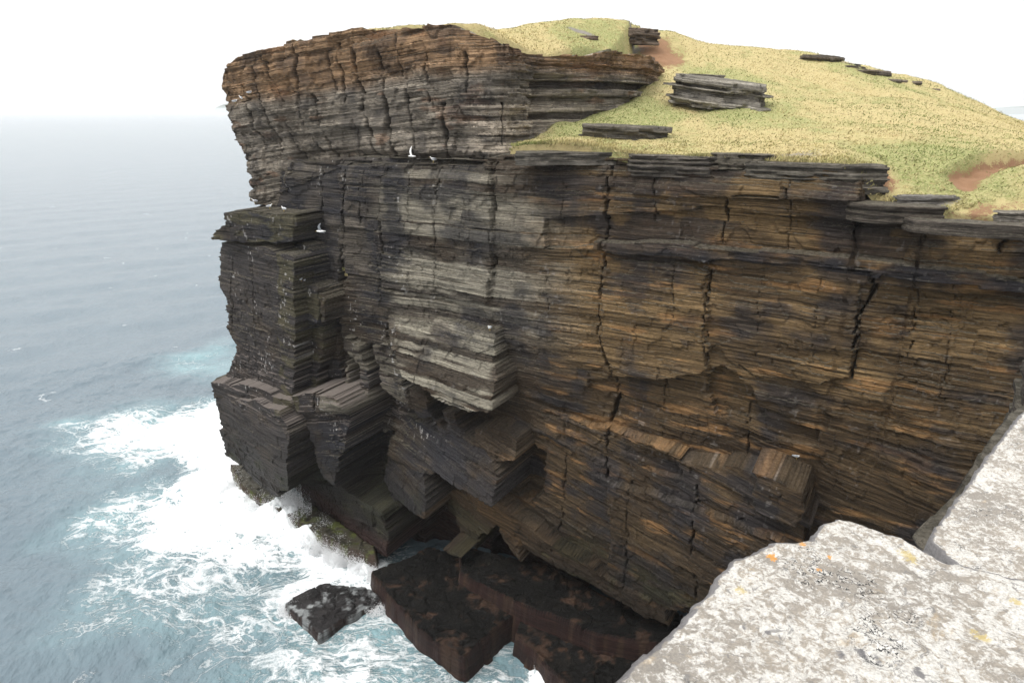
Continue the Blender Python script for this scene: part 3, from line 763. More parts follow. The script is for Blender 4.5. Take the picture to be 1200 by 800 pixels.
    vm = sstep(0.47, 0.62, fbm((A + wq) / 1.5, (Z + 2 * wq) / 3.0, 844, 5) * 0.5 + fbm((A + wq) / 2.5, (Z + wq) / .8, 845, 4) * 0.35 + .12 * RM[im] - 0.05 * palem)
    base = lerp3(base, VARN, vm * 0.58)
    base = lerp3(base, (0.42, 0.355, 0.28), sstep(a1 - 1.2, a1 + 0.3, A) * sstep(a2 + 1.0, a2 - 0.2, A) * sstep(0.80, 0.68, kz) * sstep(0.40, 0.60, 0.55 * RM[im] + 0.45 * fbm(A / 1.5, Z / 0.5, 881, 3)) * 0.8)
    base = lerp3(base, (0.012, 0.011, 0.011), crack * 0.75)
    V = np.stack([X, Y, Z], -1)
    nb = 26; back = np.linspace(0.06, 1, nb)[:, None] ** 1.3 * 2.6
    Xc = X[-1][None] - nx[None] * back; Yc = Y[-1][None] - ny[None] * back
    Zc = Z[-1][None] + 0.05 * (fbm(A[:1] + back * 0, back * 2, 850, 2) - .5) - 0.16 * back
    V = np.concatenate([V, np.stack([Xc, Yc, Zc], -1)], 0)
    Cc = lerp3((0.30, 0.26, 0.2), OLIVE, sstep(.4, .6, fbm(A[:1] + back * 0, back, 851, 3)))
    C = np.concatenate([base, Cc], 0)
    # seaward back
    nk = 50; kd = (np.arange(nk, 0, -1) / nk) ** 1.5 * 40; tv = V[:, 0]
    kdg = kd[None] + 0 * tv[:, :1]; zg = tv[:, 2][:, None] + 0 * kdg
    off = (strata(70 + kdg, zg)[0]) * np.minimum(kdg, 1)
    Vb = np.stack([tv[:, 0][:, None] + 0.42 * kdg - 0.907 * off, tv[:, 1][:, None] + 0.907 * kdg + .42 * off, zg], -1)
    V = np.concatenate([Vb, V], 1); C = np.concatenate([np.repeat(C[:, :1], nk, 1), C], 1)
    bb = np.concatenate([zg, np.concatenate([zb, Zc], 0)], 1)
    R, Cn = V.shape[:2]
    o = make_mesh('upper_cliff_face', V, grid_faces(R, Cn, flip=False), M_CLIFF, C, cliff,
                  attrs={'pale': np.full((R, Cn), 0.55), 'wet': np.zeros((R, Cn)), 'bed': bb})
    return o, (cx, cy, nx, ny, zt, a)
up_obj, UP = upper_cliff()

# ------------------------------------------------------------------ hill
def tps(pts):
    P_ = np.array(pts); n = len(P_)
    def U(r2): return np.where(r2 > 0, r2 * np.log(r2 + 1e-12), 0)
    K = U(((P_[:, None, :2] - P_[None, :, :2]) ** 2).sum(-1)) + 0.6 * np.eye(n)
    Q = np.concatenate([np.ones((n, 1)), P_[:, :2]], 1)
    A = np.block([[K, Q], [Q.T, np.zeros((3, 3))]])
    w = np.linalg.solve(A, np.concatenate([P_[:, 2], np.zeros(3)]))
    def f(x, y):
        out = w[n] + w[n + 1] * x + w[n + 2] * y
        for i in range(n): out = out + w[i] * U((x - P_[i, 0]) ** 2 + (y - P_[i, 1]) ** 2)
        return out
    return f
brow = [tuple(wall_xyz(*on_wall(u, v, -0.6))) for u, v in ((600,171),(650,168),(712,174),(760,183),(830,184),(900,187),(960,190),(1010,197),(1030,232),(1085,240),(1140,250),(1200,254),(1300,262),(1420,272))]
RIDGE = [(780,42,56),(830,52,58),(880,56,60),(940,60,62),(1000,75,61),(1060,90,59),(1100,101,57),(1165,131,53),(1200,144,50),(1300,170,47),(1450,200,44)]
shared = [tuple(at_y(u, v, y)) for u, v, y in RIDGE]
shared += [tuple(at_y(u, v, y)) for u, v, y in ((850,88,51),(900,105,47),(950,95,52),(950,125,44),(1000,110,49),(1050,120,45),(1000,155,36),(1060,160,35),(1100,150,38),(1150,172,33),(1100,200,29.5),(1200,200,29),(1180,160,38),(900,155,38),(870,140,41),(820,160,38.5),(1300,210,30),(1400,230,28))]
behind = []
for (u, v, y) in RIDGE + [(640,28,52),(700,23,54),(740,28,55)]:
    p = at_y(u, v, y)
    behind.append((p[0] * 1.25, p[1] * 1.25, p[2] - 2.2)); behind.append((p[0] * 1.7, p[1] * 1.7, p[2] - 9)); behind.append((p[0]*2.3, p[1]*2.3, p[2] - 20))
low_pts = brow + shared + behind + [tuple(at_y(u, v, y)) for u, v, y in ((655,160,39),(700,148,41.5),(740,125,45),(770,102,48.5),(800,80,52),(800,120,46),(760,150,40.5),(790,60,55),(700,110,52),(640,120,48))]
H_low = tps(low_pts)
cx, cy, nx, ny, zt, aa = UP
top_pts = [(cx[i] - nx[i] * 2.2, cy[i] - ny[i] * 2.2, zt[i] + 0.32) for i in range(10, int(len(cx) * 0.84), 60)]
top_pts += [tuple(at_y(u, v, y)) for u, v, y in ((770,41,57),(772,52,53.5),(755,40,56),(700,25,57),(640,30,56),(740,29,58),(590,38,54),(700,32,62),(740,36,63),(640,38,60),(780,44,58),(590,34,50),(640,27,52),(700,22,54),(740,27,55),(640,48,46),(700,48,49),(740,48,51),(600,45,45.5))]
H_high = tps(top_pts + shared[:6] + behind + [(-14, 60, 0), (-16, 75, -3), (-5, 80, 0), (-8, 62, 2.5)])

def hill():
    nr, nc = 520, 760
    w = 0.15 + np.linspace(0, 1, nr) ** 1.9 * 95
    s = np.linspace(-42, 31.5, nc)
    S, W = np.meshgrid(s, w)
    # ragged turf edge
    W = W + (0.35 * fbm(S / 0.9, S * 0, 901, 3) + 0.5 * fbm(S / 4, S * 0, 902, 2)) * np.clip(1 - W / 4, 0, 1)
    X = O2[0] + S * DV[0] - W * NV[0]; Y = O2[1] + S * DV[1] - W * NV[1]
    # keep seaward side inside the headland outline
    Hl = H_low(X, Y); Hh = H_high(X, Y)
    # signed distance behind the upper tier's edge line
    best = np.full(X.shape, 1e9); sd = np.zeros(X.shape)
    for i in range(0, len(cx), 12):
        dx = X - cx[i]; dy = Y - cy[i]; d2 = dx * dx + dy * dy
        m = d2 < best; best = np.where(m, d2, best); sd = np.where(m, -(dx * nx[i] + dy * ny[i]), sd)
    u_ = 600 + X / Y * F / math.cos(PITCH)
    isleft = sstep(1.9, 2.4, sd)
    fade = sstep(748, 782, u_)
    H = Hl * (1 - isleft) + Hh * isleft
    H = H * (1 - fade) + Hl * fade
    s600 = on_wall(612, 178, 0)[0]
    H = H - 8.0 * sstep(s600 + 1.0, s600 + 1.8, S) * (1 - isleft) * (1 - fade) * sstep(6, 4, W)
    H += 0.55 * (fbm(X / 3.2, Y / 2.2, 911, 4) - 0.5) * sstep(0.3, 3, W) + 0.16 * (fbm(X / 0.9, Y / 0.55, 912, 3) - 0.5)
    # soil scarp on the right
    sc = [at_y(u, v, y) for u, v, y in ((1230,160,34.5),(1200,168,33.6),(1160,182,31.8),(1125,198,30.0),(1100,208,29))]
    scx = np.array([p[0] for p in sc])[::-1]; scy = np.array([p[1] for p in sc])[::-1]
    yl = np.interp(X, scx, scy)
    below = sstep(0.25, -0.05, Y - yl) * sstep(2.4, 0.5, yl - Y) * sstep(scx[0] - .3, scx[0] + 1.5, X)
    H -= 0.75 * below
    soil = below * 0.95
    def blob(u, v, y, ru, rv, amt):
        p = at_y(u, v, y); q = at_y(u + ru, v, y)
        rx = abs(q[0] - p[0]); ry = rv
        return amt * np.exp(-(((X - p[0]) / rx) ** 2 + ((Y - p[1]) / ry) ** 2))
    soil = np.maximum(soil, blob(775, 62, 54, 34, 2.2, 1.05)); soil = np.maximum(soil, blob(762, 44, 55, 26, 1.0, 0.95))
    soil = np.maximum(soil, blob(1150, 246, 26.8, 90, .6, 0.7)); soil = np.maximum(soil, blob(1035, 222, 29.5, 18, 1.0, 1.0))
    rock = blob(735, 38, 55, 34, 0.7, 0.7); rock = np.maximum(rock, blob(990, 78, 60, 50, 1.4, 0.62)); rock = np.maximum(rock, blob(680, 47, 50, 24, .6, .8))
    rock = np.maximum(rock, blob(1010, 90, 57, 50, 2.0, 0.42)); rock = np.maximum(rock, blob(930, 182, 31, 60, .9, .55)); rock = np.maximum(rock, blob(1090, 228, 27.8, 50, .5, .7))
    green = np.maximum(blob(735, 130, 44, 60, 5, 0.9), blob(690, 150, 41.5, 40, 3, 0.9)); green = np.maximum(green, blob(1080, 195, 31, 60, 3, 0.7))
    green = np.maximum(green, blob(700, 50, 49, 110, 4, 0.35)); green = np.maximum(green, blob(870, 130, 43, 60, 4, 0.45)); green = np.maximum(green, blob(1000, 90, 55, 90, 5, 0.3)); green = np.maximum(green, blob(820, 90, 51, 60, 4, 0.45))
    # the seaward side drops inside the cliff; skirts at the front edge
    tipx = np.interp(W, [0, 40, 95], [0, 0, 0])
    lim = 29.6 - W * 0.30 + 0.6 * (fbm(W / 2, S * 0, 915, 3) - .5)
    H = np.where(S > lim, H - (S - lim) * 3, H); H = np.where((S > 29.4 - W * .25) & (W < 6), H - 4, H)
    H[0] -= 0.45; H[1] -= 0.12
    V = np.stack([X, Y, H], -1)
    o = make_mesh('hillside', V, grid_faces(nr, nc), M_TURF, None, None, smooth=True, attrs={'soil': soil, 'rock': rock, 'green': green})
    tag(o, 'grassy hill sloping down to the brow of the cliff', 'hillside', kind='structure')
    return X, Y, H, soil, rock, green, S, W, u_
HX, HY, HH, Hsoil, Hrock, Hgreen, HS, HW, HU = hill()

def ground_z(x, y):
    """height of the built hill near a plan point"""
    s = (x - O2[0]) * DV[0] + (y - O2[1]) * DV[1]
    j = int(np.clip(round((s + 42) / (73.5) * (HX.shape[1] - 1)), 0, HX.shape[1] - 1))
    d = (HX[:, j] - x) ** 2 + (HY[:, j] - y) ** 2
    return float(HH[int(np.argmin(d)), j])

def grass():
    r = np.random.default_rng(5); n = 150000
    nr, nc = HX.shape
    # probability: visible front part of the hill
    ii = r.integers(1, nr - 1, n * 3); jj = r.integers(0, nc - 1, n * 3)
    x, y, z = HX[ii, jj], HY[ii, jj], HH[ii, jj]
    k = (HU[ii, jj] > 380) & (HU[ii, jj] < 1330) & (y < 72) & (Hsoil[ii, jj] < 0.4) & (Hrock[ii, jj] < 0.5) & (HS[ii, jj] < 28)
    ii, jj = ii[k][:n], jj[k][:n]; n = len(ii)
    x = HX[ii, jj] + r.normal(0, 0.12, n); y = HY[ii, jj] + r.normal(0, 0.12, n); z = HH[ii, jj] - 0.03
    ed = HW[ii, jj] < 1.2
    hgt = r.uniform(0.035, 0.095, n) * (1 + 0.8 * ed) * (0.6 + 0.9 * fbm(x / 1.2, y / 1.2, 921, 2)); wd = r.uniform(0.012, 0.03, n) * 1.4
    th = r.uniform(0, 2 * math.pi, n); lx = r.normal(0.02, 0.06, n); ly = r.normal(-0.03, 0.06, n)
    p0 = np.stack([x - wd * np.cos(th), y - wd * np.sin(th), z], -1)
    p1 = np.stack([x + wd * np.cos(th), y + wd * np.sin(th), z], -1)
    p2 = np.stack([x + lx, y + ly, z + hgt], -1)
    V = np.stack([p0, p1, p2], 1).reshape(-1, 3)
    g = np.clip(fbm(x / 5.5, y / 3.5, 931, 4) * 3.0 - 1.08 + Hgreen[ii, jj] * 0.7 + r.normal(0, .15, n), 0, 1)
    c = lerp3((0.50, 0.42, 0.21), (0.225, 0.262, 0.09), g) * (r.uniform(0.55, 1.15, n) * (0.65 + 0.6 * fbm(x / 0.9, y / 0.9, 933, 3)))[:, None]
    C = np.repeat(c[:, None], 3, 1).reshape(-1, 3)
    o = make_mesh('grass', V, np.arange(len(V)).reshape(-1, 3), M_GRASS, C)
    tag(o, 'short dry yellow and green grass on the hill', 'grass', kind='stuff')
grass()

# ------------------------------------------------------------------ stacked-slab rocks
def layered_rock(name, outline, zb, zt, label, cat='rock outcrop', group=None, th=(0.1, 0.25), jit=0.12, tint=(0.27, 0.24, 0.20), lean=(0, 0), seed=0, wet=0.0, shrink=0.0, tint2=None, res=0.07, parent=None, dip=(0, 0), attrs=None):
    """closed body whose outline steps in and out bed by bed; outline is a list of (x, y)"""
    r = np.random.default_rng(seed + 100)
    P_ = np.array(outline, float)
    if ((P_[:, 0] * np.roll(P_[:, 1], -1) - np.roll(P_[:, 0], -1) * P_[:, 1]).sum()) < 0: P_ = P_[::-1]
    Q = []
    for i in range(len(P_)):
        a, b = P_[i], P_[(i + 1) % len(P_)]; k = max(2, int(np.linalg.norm(b - a) / res))
        for t in np.arange(k) / k: Q.append(a + (b - a) * t)
    Q = np.array(Q); n = len(Q); ctr = Q.mean(0)
    tg = np.roll(Q, -1, 0) - np.roll(Q, 1, 0); tg /= np.linalg.norm(tg, axis=1)[:, None] + 1e-9
    nrm = np.stack([tg[:, 1], -tg[:, 0]], -1)
    arc = np.concatenate([[0], np.cumsum(np.linalg.norm(np.diff(Q, axis=0), axis=1))])
    rings = []; z = zb; layers = []
    while z < zt - 1e-6:
        h = min(r.uniform(*th), zt - z); 
        if zt - z - h < th[0] * 0.5: h = zt - z
        layers.append((z, z + h)); z += h
    for li, (a, b) in enumerate(layers):
        f = (a - zb) / max(1e-6, zt - zb)
        off = jit * (r.random() - 0.5) * 1.2 + jit * 1.8 * (fbm(arc / 0.8, arc * 0 + li * 3.3, seed + 5, 3) - 0.5) + jit * 0.8 * (np.round(3 * vn(arc / 0.9 + li * 7, arc * 0, seed + 9)) / 3 - 0.5)
        off = off - shrink * f
        ring = Q + nrm * off[:, None] + np.array(lean) * f * (zt - zb)
        zz0 = a + dip[0] * (ring[:, 0] - ctr[0]) + dip[1] * (ring[:, 1] - ctr[1])
        zz1 = zz0 + (b - a)
        g = 0.012
        rings.append((ring, zz0 + g)); rings.append((ring + nrm * (0.01 * r.random()), zz1 - g))
    V = []; 
    for ring, zz in rings: V.append(np.column_stack([ring, zz + 0.02 * (vn(ring[:, 0] * 4, ring[:, 1] * 4, seed) - .5)]))
    # top cap as concentric rings
    ring, zz = rings[-1]
    for f in (0.97, 0.88, 0.72, 0.5, 0.27, 0.08, 0.0):
        q = ctr + np.array(lean) * (zt - zb) + (ring - ctr - np.array(lean) * (zt - zb)) * f
        bump = 0.06 * (fbm(q[:, 0] * 1.5, q[:, 1] * 1.5, seed + 3, 3) - 0.45) * min(1, (zt - zb) * 3)
        V.append(np.column_stack([q, zz + (1 - f) * 0 + bump + 0.0 + (dip[0] * (q[:, 0] - ring[:, 0]) + dip[1] * (q[:, 1] - ring[:, 1]))]))
    V = np.array(V); R = len(V)
    i = np.arange(R - 1)[:, None] * n + np.arange(n)[None]; j = np.arange(R - 1)[:, None] * n + (np.arange(n) + 1)[None] % n
    Fc = np.stack([i, j, j + n, i + n], -1).reshape(-1, 4)
    t2 = tint2 or tuple(x * 0.45 for x in tint)
    k = np.empty((R, n))
    for q in range(R):
        lr = r.random() if q % 2 == 0 else lr
        k[q] = np.clip(0.75 * lr + 0.6 * (fbm(V[q, :, 0], V[q, :, 1], seed + 17 + q // 2, 3) - 0.5), 0, 1)
    C = lerp3(tint, t2, k)
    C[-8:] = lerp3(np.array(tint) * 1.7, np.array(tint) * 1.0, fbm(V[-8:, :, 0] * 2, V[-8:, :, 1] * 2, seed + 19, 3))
    ats = {'pale': np.full(V.shape[:2], 0.6 * (1 - wet)), 'wet': np.full(V.shape[:2], wet), 'bed': V[..., 2] - dip[0] * (V[..., 0] - ctr[0]) - dip[1] * (V[..., 1] - ctr[1])}
    if attrs: ats.update(attrs(V))
    base = np.array([ctr[0], ctr[1], zb])
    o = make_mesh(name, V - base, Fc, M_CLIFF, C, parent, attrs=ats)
    o.location = base
    # close the last little hole
    if label: tag(o, label, cat, group)
    return o

def pix_outline(pts, z):   # pixels on a level plane
    return [tuple(at_z(u, v, z)[:2]) for u, v in pts]
def slab_at(name, u0, u1, v, y, h, depth, label, seed, th=(0.07, 0.16), tint=(0.15, 0.135, 0.112), dip=(0, 0), skew=0.0, cat='rock outcrop', jit=0.10, group=None):
    """a low stack of beds, u0..u1 wide at distance y whose foot is at pixel row v"""
    a = at_y(u0, v, y); b = at_y(u1, v, y)
    d = np.array([b[0] - a[0], skew]); r = random.Random(seed)
    tp, tq = (9, 0.6) if cat == 'rock slab' else (4, 0.2)
    A_ = np.array([a[0], y - skew / 2]); B_ = np.array([b[0], y + skew / 2])
    out = []
    for k in range(9):
        t = k / 8; taper = min(1, tp * t + tq) * min(1, tp * (1 - t) + tq)
        p = A_ + (B_ - A_) * t; out.append((p[0], p[1] - depth / 2 * taper * r.uniform(0.7, 1.1)))
    for k in range(8, -1, -1):
        t = k / 8; taper = min(1, tp * t + tq) * min(1, tp * (1 - t) + tq)
        p = A_ + (B_ - A_) * t; out.append((p[0], p[1] + depth / 2 * taper * r.uniform(0.7, 1.1)))
    zc = a[2]
    return layered_rock(name, out, zc - 0.35, zc + h, label, cat, group, th=th, jit=jit, tint=tint, seed=seed, dip=dip)

# stacks of beds breaking through the turf
slab_at('rock_outcrop', 792, 893, 120, 44.5, 1.35, 3.0, 'large leaning stack of grey beds in the green slope right of the upper cliff', 3, th=(0.10, 0.30), tint=(0.30, 0.275, 0.235), dip=(-0.10, 0.12), skew=-1.6, jit=0.55)
slab_at('rock_outcrop', 808, 848, 96, 47.5, 0.45, 1.2, 'small dark ledge just above the large leaning stack of beds', 4, dip=(-0.04, 0.05), jit=0.2)
slab_at('rock_outcrop', 683, 785, 161, 38.2, 0.62, 1.7, 'low grey stack of beds in green turf below the upper cliff', 5, th=(0.08, 0.18), dip=(-0.05, 0.04), skew=0.8, jit=0.3)
slab_at('rock_slab', 603, 732, 184, 35.4, 0.28, 2.2, 'flat grey slab on the brow left of the long vertical crack', 6, th=(0.1, 0.2), tint=(0.13, 0.118, 0.10), skew=0.3, cat='rock slab', jit=0.12)
slab_at('rock_slab', 742, 832, 198, 32.7, 0.62, 1.5, 'stepped dark slab on the brow right of the long vertical crack', 7, th=(0.06, 0.12), tint=(0.12, 0.105, 0.09), skew=-1.6, cat='rock slab', jit=0.2)
slab_at('rock_slab', 836, 898, 200, 31.6, 0.75, 1.2, 'broken slab under dead grass in the middle of the brow', 8, th=(0.07, 0.14), tint=(0.13, 0.115, 0.09), skew=-1.0, cat='rock slab', jit=0.2)
slab_at('rock_slab', 880, 1016, 214, 30.0, 0.85, 1.5, 'thick layered brow slab whose right end overhangs a soil hollow', 9, th=(0.06, 0.13), tint=(0.15, 0.135, 0.112), skew=-2.3, cat='rock slab', jit=0.2)
slab_at('rock_slab', 893, 975, 192, 33.2, 0.6, 1.0, 'dark bevelled slab lying behind the thick layered brow slab', 10, th=(0.08, 0.14), tint=(0.12, 0.10, 0.082), skew=-0.8, cat='rock slab', jit=0.2)
slab_at('rock_slab', 852, 905, 180, 35.0, 0.30, 0.8, 'thin pale slab flush with the dry grass behind the brow', 11, th=(0.06, 0.1), tint=(0.42, 0.40, 0.36), cat='rock slab')
slab_at('rock_slab', 972, 1014, 184, 34.0, 0.28, 0.7, 'small pale flat slab alone in the grass behind the brow', 12, th=(0.05, 0.09), tint=(0.44, 0.42, 0.38), cat='rock slab')
slab_at('rock_slab', 1003, 1086, 250, 27.6, 0.40, 1.6, 'square-ended dark slab stepping down right of the soil hollow', 13, th=(0.07, 0.12), tint=(0.095, 0.08, 0.065), skew=-1.3, cat='rock slab', jit=0.06)
slab_at('rock_slab', 1086, 1240, 266, 25.3, 0.16, 1.3, 'long dark slab at the right edge of the brow', 14, th=(0.07, 0.12), tint=(0.085, 0.072, 0.060), skew=-2.4, cat='rock slab', jit=0.06)
slab_at('rock_slab', 1168, 1206, 256, 26.0, 0.28, 0.6, 'loose pale slab on bare soil above the long dark slab', 15, th=(0.06, 0.1), tint=(0.40, 0.36, 0.31), cat='rock slab')
slab_at('rock_slab', 1050, 1120, 236, 28.0, 0.26, 0.6, 'thin grey slab half buried in grass above the square-ended slab', 16, th=(0.05, 0.08), tint=(0.33, 0.31, 0.29), cat='rock slab')
slab_at('rock_outcrop', 695, 772, 46, 54.4, 0.75, 1.2, 'dark crag on the skyline above the bare soil scar', 17, th=(0.1, 0.2), tint=(0.16, 0.12, 0.09), jit=0.35, dip=(-0.04, 0))
slab_at('rock_outcrop', 659, 700, 52, 49.6, 0.50, 0.9, 'small dark ledge in the turf left of the soil scar', 18, th=(0.08, 0.14), tint=(0.18, 0.13, 0.1), jit=0.15)
slab_at('rock_outcrop', 590, 610, 54, 46.0, 0.2, 0.5, 'tiny rock ledge in the turf at the lip of the upper cliff', 19, tint=(0.3, 0.24, 0.18))
slab_at('rock_outcrop', 675, 692, 40, 52.5, 0.40, 0.5, 'small rock between the dark crag and the turf knoll', 20, tint=(0.2, 0.15, 0.12))
# rocks along the right-hand skyline
sk = [(938,985,70,59.0,1.0,'longest rough ledge high on the right skyline'),(984,1012,79,58.0,.9,'middle rough ledge on the right skyline'),
      (1006,1036,88,57.0,1.0,'dark rough ledge at the lower end of the skyline rocks'),(1034,1060,97,56.0,.8,'dark boulder pile just below the skyline rocks'),
      (1090,1101,107,55,.75,'round dark boulder alone on the falling skyline'),(1100,1110,111,54.5,.5,'grey boulder touching the round dark boulder'),
      (1068,1080,95,55.5,.45,'little rock on the skyline above the lone boulder'),(950,965,92,54,.14,'flat stone in the scree below the long ledge'),
      (972,992,97,54,.14,'second flat stone lower in the scree'),(1158,1163,129,52.6,.22,'tiny rock where the hill meets the horizon')]
for i, (u0, u1, v, y, h, lab) in enumerate(sk):
    slab_at('boulder' if u1 - u0 < 30 else 'rock_outcrop', u0, u1, v + 5, y - 1.0, h * 0.62, 1.2 if u1 - u0 > 20 else 0.5, lab, 30 + i, th=(0.12, 0.25), tint=(0.15, 0.125, 0.10), jit=0.5 if u1 - u0 > 20 else 0.2, cat='rock' , dip=(-.05, 0))

# ------------------------------------------------------------------ rock platforms at the water
def plat(name, pts, zt, label, seed, cols=None, cat='rock platform', tilt=(0, 0), st=0.075, rough=0.35):
    P_ = np.array(pix_outline(pts, zt)); lo = P_.min(0) - 0.8; hi = P_.max(0) + 0.8
    X, Y = np.meshgrid(np.arange(lo[0], hi[0], st), np.arange(lo[1], hi[1], st))
    Xn = X + 0.4 * (fbm(X / 1.3, Y / 1.3, seed, 4) - 0.5); Yn = Y + 0.4 * (fbm(X / 1.3, Y / 1.3, seed + 1, 4) - 0.5)
    d = np.full(X.shape, 1e9)
    for i in range(len(P_)):
        a, b = P_[i], P_[(i + 1) % len(P_)]; e = b - a
        t = np.clip(((Xn - a[0]) * e[0] + (Yn - a[1]) * e[1]) / (e @ e), 0, 1)
        d = np.minimum(d, np.hypot(Xn - a[0] - t * e[0], Yn - a[1] - t * e[1]))
    sd = np.where(inpoly(Xn, Yn, [tuple(p) for p in P_]), d, -d)
    n = fbm(X / 1.5, Y / 1.1, seed + 2, 4); m = fbm(X / 0.35, Y / 0.35, seed + 3, 4)
    cr = np.abs(fbm(X / 2.2 + Y / 5, Y / 2.2, seed + 4, 3) - 0.5)
    Z = zt + tilt[0] * (X - P_[:, 0].mean()) + tilt[1] * (Y - P_[:, 1].mean()) + rough * (np.floor(n * 5) / 5 - 0.5) + 0.09 * (m - 0.5) - 0.25 * sstep(0.012, 0.0, cr)
    Z = Z - np.where(sd < 0, np.minimum(3.3, -sd * 7 * (0.8 + 0.5 * np.round(2 * vn(X * 1.5, Y * 1.5, seed + 8)))), 0)
    keep = sd > -0.55
    idx = -np.ones(X.shape, int); idx[keep] = np.arange(keep.sum())
    q = np.stack([idx[:-1, :-1], idx[:-1, 1:], idx[1:, 1:], idx[1:, :-1]], -1).reshape(-1, 4); q = q[(q >= 0).all(1)]
    base_, side, mott = cols or ((0.004, 0.0036, 0.003), (0.024, 0.011, 0.009), (0.045, 0.026, 0.017))
    C = lerp3(base_, mott, sstep(0.54, 0.66, 0.5 * m + 0.5 * fbm(X / 1.8, Y / 1.8, seed + 6, 4)) * 0.9)
    C = np.where((sd < 0.03)[..., None], lerp3(side, mott, sstep(.5, .7, m)), C)
    ctr = np.array([P_[:, 0].mean(), P_[:, 1].mean(), zt])
    V = (np.stack([X, Y, Z], -1) - ctr)
    o = make_mesh(name, V[keep], q, M_CLIFF, C[keep], None, attrs={'pale': np.full(keep.sum(), .1), 'wet': np.full(keep.sum(), .85), 'bed': V[..., 2][keep]})
    o.location = ctr; tag(o, label, cat); return o

plat('rock_platform', [(436,668),(505,640),(560,650),(606,690),(600,720),(542,768),(500,742),(462,705)], -28.3, 'flat dark wet ledge with a reddish broken end at the cliff foot', 51)
plat('rock_platform', [(612,706),(660,704),(760,730),(800,800),(800,860),(720,850),(650,785),(604,742)], -28.6, 'mottled brown wet ledge below the undercut, right of the reddish end', 52)
plat('rock_platform', [(540,640),(640,660),(720,700),(800,720),(820,760),(700,740),(600,700),(540,670)], -27.3, 'dark stepped ledge deep inside the undercut', 53)
plat('rock_platform', [(270,543),(290,545),(330,572),(380,600),(440,640),(440,654),(380,628),(318,592),(285,570)], -28.6, 'narrow mossy ledge along the foot of the left buttress', 54, ((0.045, 0.040, 0.028), (0.06, 0.04, 0.03), (0.075, 0.085, 0.022)))
plat('sea_rock', [(333,704),(380,682),(436,690),(446,700),(372,742)], -29.2, 'low dark rock awash with foam in front of the flat ledge', 55, ((0.022, 0.020, 0.020), (0.04, 0.027, 0.024), (0.20, 0.21, 0.21)), cat='rock', rough=0.5)

# ------------------------------------------------------------------ the viewer's own headland
def near_slab(name, top_pts, zt, thick, label, seed, orange=(), yellow=(), darkedge=None, tilt=(0, 0), smears=()):
    r = np.random.default_rng(seed)
    P_ = np.array([tuple(at_z(u, v, zt)[:2]) for u, v in top_pts])
    lo = P_.min(0) - 0.1; hi = P_.max(0) + 0.1; st = 0.009
    xs = np.arange(lo[0], hi[0], st); ys = np.arange(lo[1], hi[1], st)
    X, Y = np.meshgrid(xs, ys)
    Xn = X + 0.02 * (fbm(X * 5, Y * 5, seed, 3) - 0.5) + 0.022 * (fbm(X * 28, Y * 28, seed + 1, 3) - 0.5)
    Yn = Y + 0.02 * (fbm(X * 5, Y * 5, seed + 2, 3) - 0.5) + 0.022 * (fbm(X * 28, Y * 28, seed + 3, 3) - 0.5)
    # distance to outline
    d = np.full(X.shape, 1e9)
    for i in range(len(P_)):
        a, b = P_[i], P_[(i + 1) % len(P_)]; e = b - a; L2 = e @ e
        t = np.clip(((Xn - a[0]) * e[0] + (Yn - a[1]) * e[1]) / L2, 0, 1)
        d = np.minimum(d, np.hypot(Xn - a[0] - t * e[0], Yn - a[1] - t * e[1]))
    ins = inpoly(Xn, Yn, [tuple(p) for p in P_])
    sd = np.where(ins, d, -d)
    Z = zt + 0.022 * (fbm(X * 3, Y * 3, seed + 4, 4) - 0.5) + 0.010 * (fbm(X * 14, Y * 14, seed + 5, 4) - 0.5) + 0.006 * (vn(X * 60, Y * 60, seed + 6) - 0.5)
    Z = Z + tilt[0] * (X - P_[:, 0].mean()) + tilt[1] * (Y - P_[:, 1].mean())
    Z = Z - 0.012 * (1 - sstep(0, 0.03, sd)) ** 2
    # sides: steep beds below the edge
    Z = np.where(sd < 0, Z - np.minimum(thick, -sd * 9 + 0.02 * np.round(3 * vn(X * 7, Y * 7, seed + 8))), Z)
    keep = sd > -0.09
    idx = -np.ones(X.shape, int); idx[keep] = np.arange(keep.sum())
    q = np.stack([idx[:-1, :-1], idx[:-1, 1:], idx[1:, 1:], idx[1:, :-1]], -1).reshape(-1, 4); q = q[(q >= 0).all(1)]
    def spots(lst):
        o = np.zeros(X.shape)
        for u, v, ru in lst:
            c = at_z(u, v, zt); c2 = at_z(u + ru, v, zt); rr = abs(c2[0] - c[0])
            o = np.maximum(o, np.exp(-((X - c[0]) ** 2 + (Y - c[1]) ** 2 * 0.6) / rr ** 2))
        return o
    og = spots(orange); ye = spots(yellow)
    dk = np.clip(1 - sd / 0.045, 0, 1) * 0.95 if darkedge is None else darkedge(X, Y, sd)
    if smears: dk = np.maximum(dk, 0.62 * spots(smears))
    base = np.array([P_[:, 0].mean(), P_[:, 1].mean(), zt])
    V = (np.stack([X, Y, Z], -1) - base)[keep]
    o = make_mesh(name, V, q, M_SLAB, None, None, smooth=True, attrs={'orange': og[keep], 'yellow': ye[keep], 'dark': dk[keep]})
    o.location = base
    tag(o, label, 'rock slab')
    return o
near_slab('rock_slab', [(640,860),(716,798),(752,762),(785,735),(832,692),(842,672),(858,656),(908,632),(948,630),(962,612),(980,601),(1000,607),(1056,627),(1110,655),(1230,680),(1330,720),(1400,900),(1100,1000),(640,960)], -1.30, 0.5,
          'big pale lichen-crusted slab with orange spots filling the near right corner', 71,
          orange=[(904,652,9),(972,652,5),(940,637,6),(960,668,4),(903,639,4)], yellow=[(868,692,10),(1100,640,8),(1150,745,12),(1065,650,14),(1190,705,8)], smears=[(985,768,12),(1010,764,12),(1030,772,12),(1052,778,10),(1075,788,12),(1140,722,6),(872,735,7),(900,742,7)])
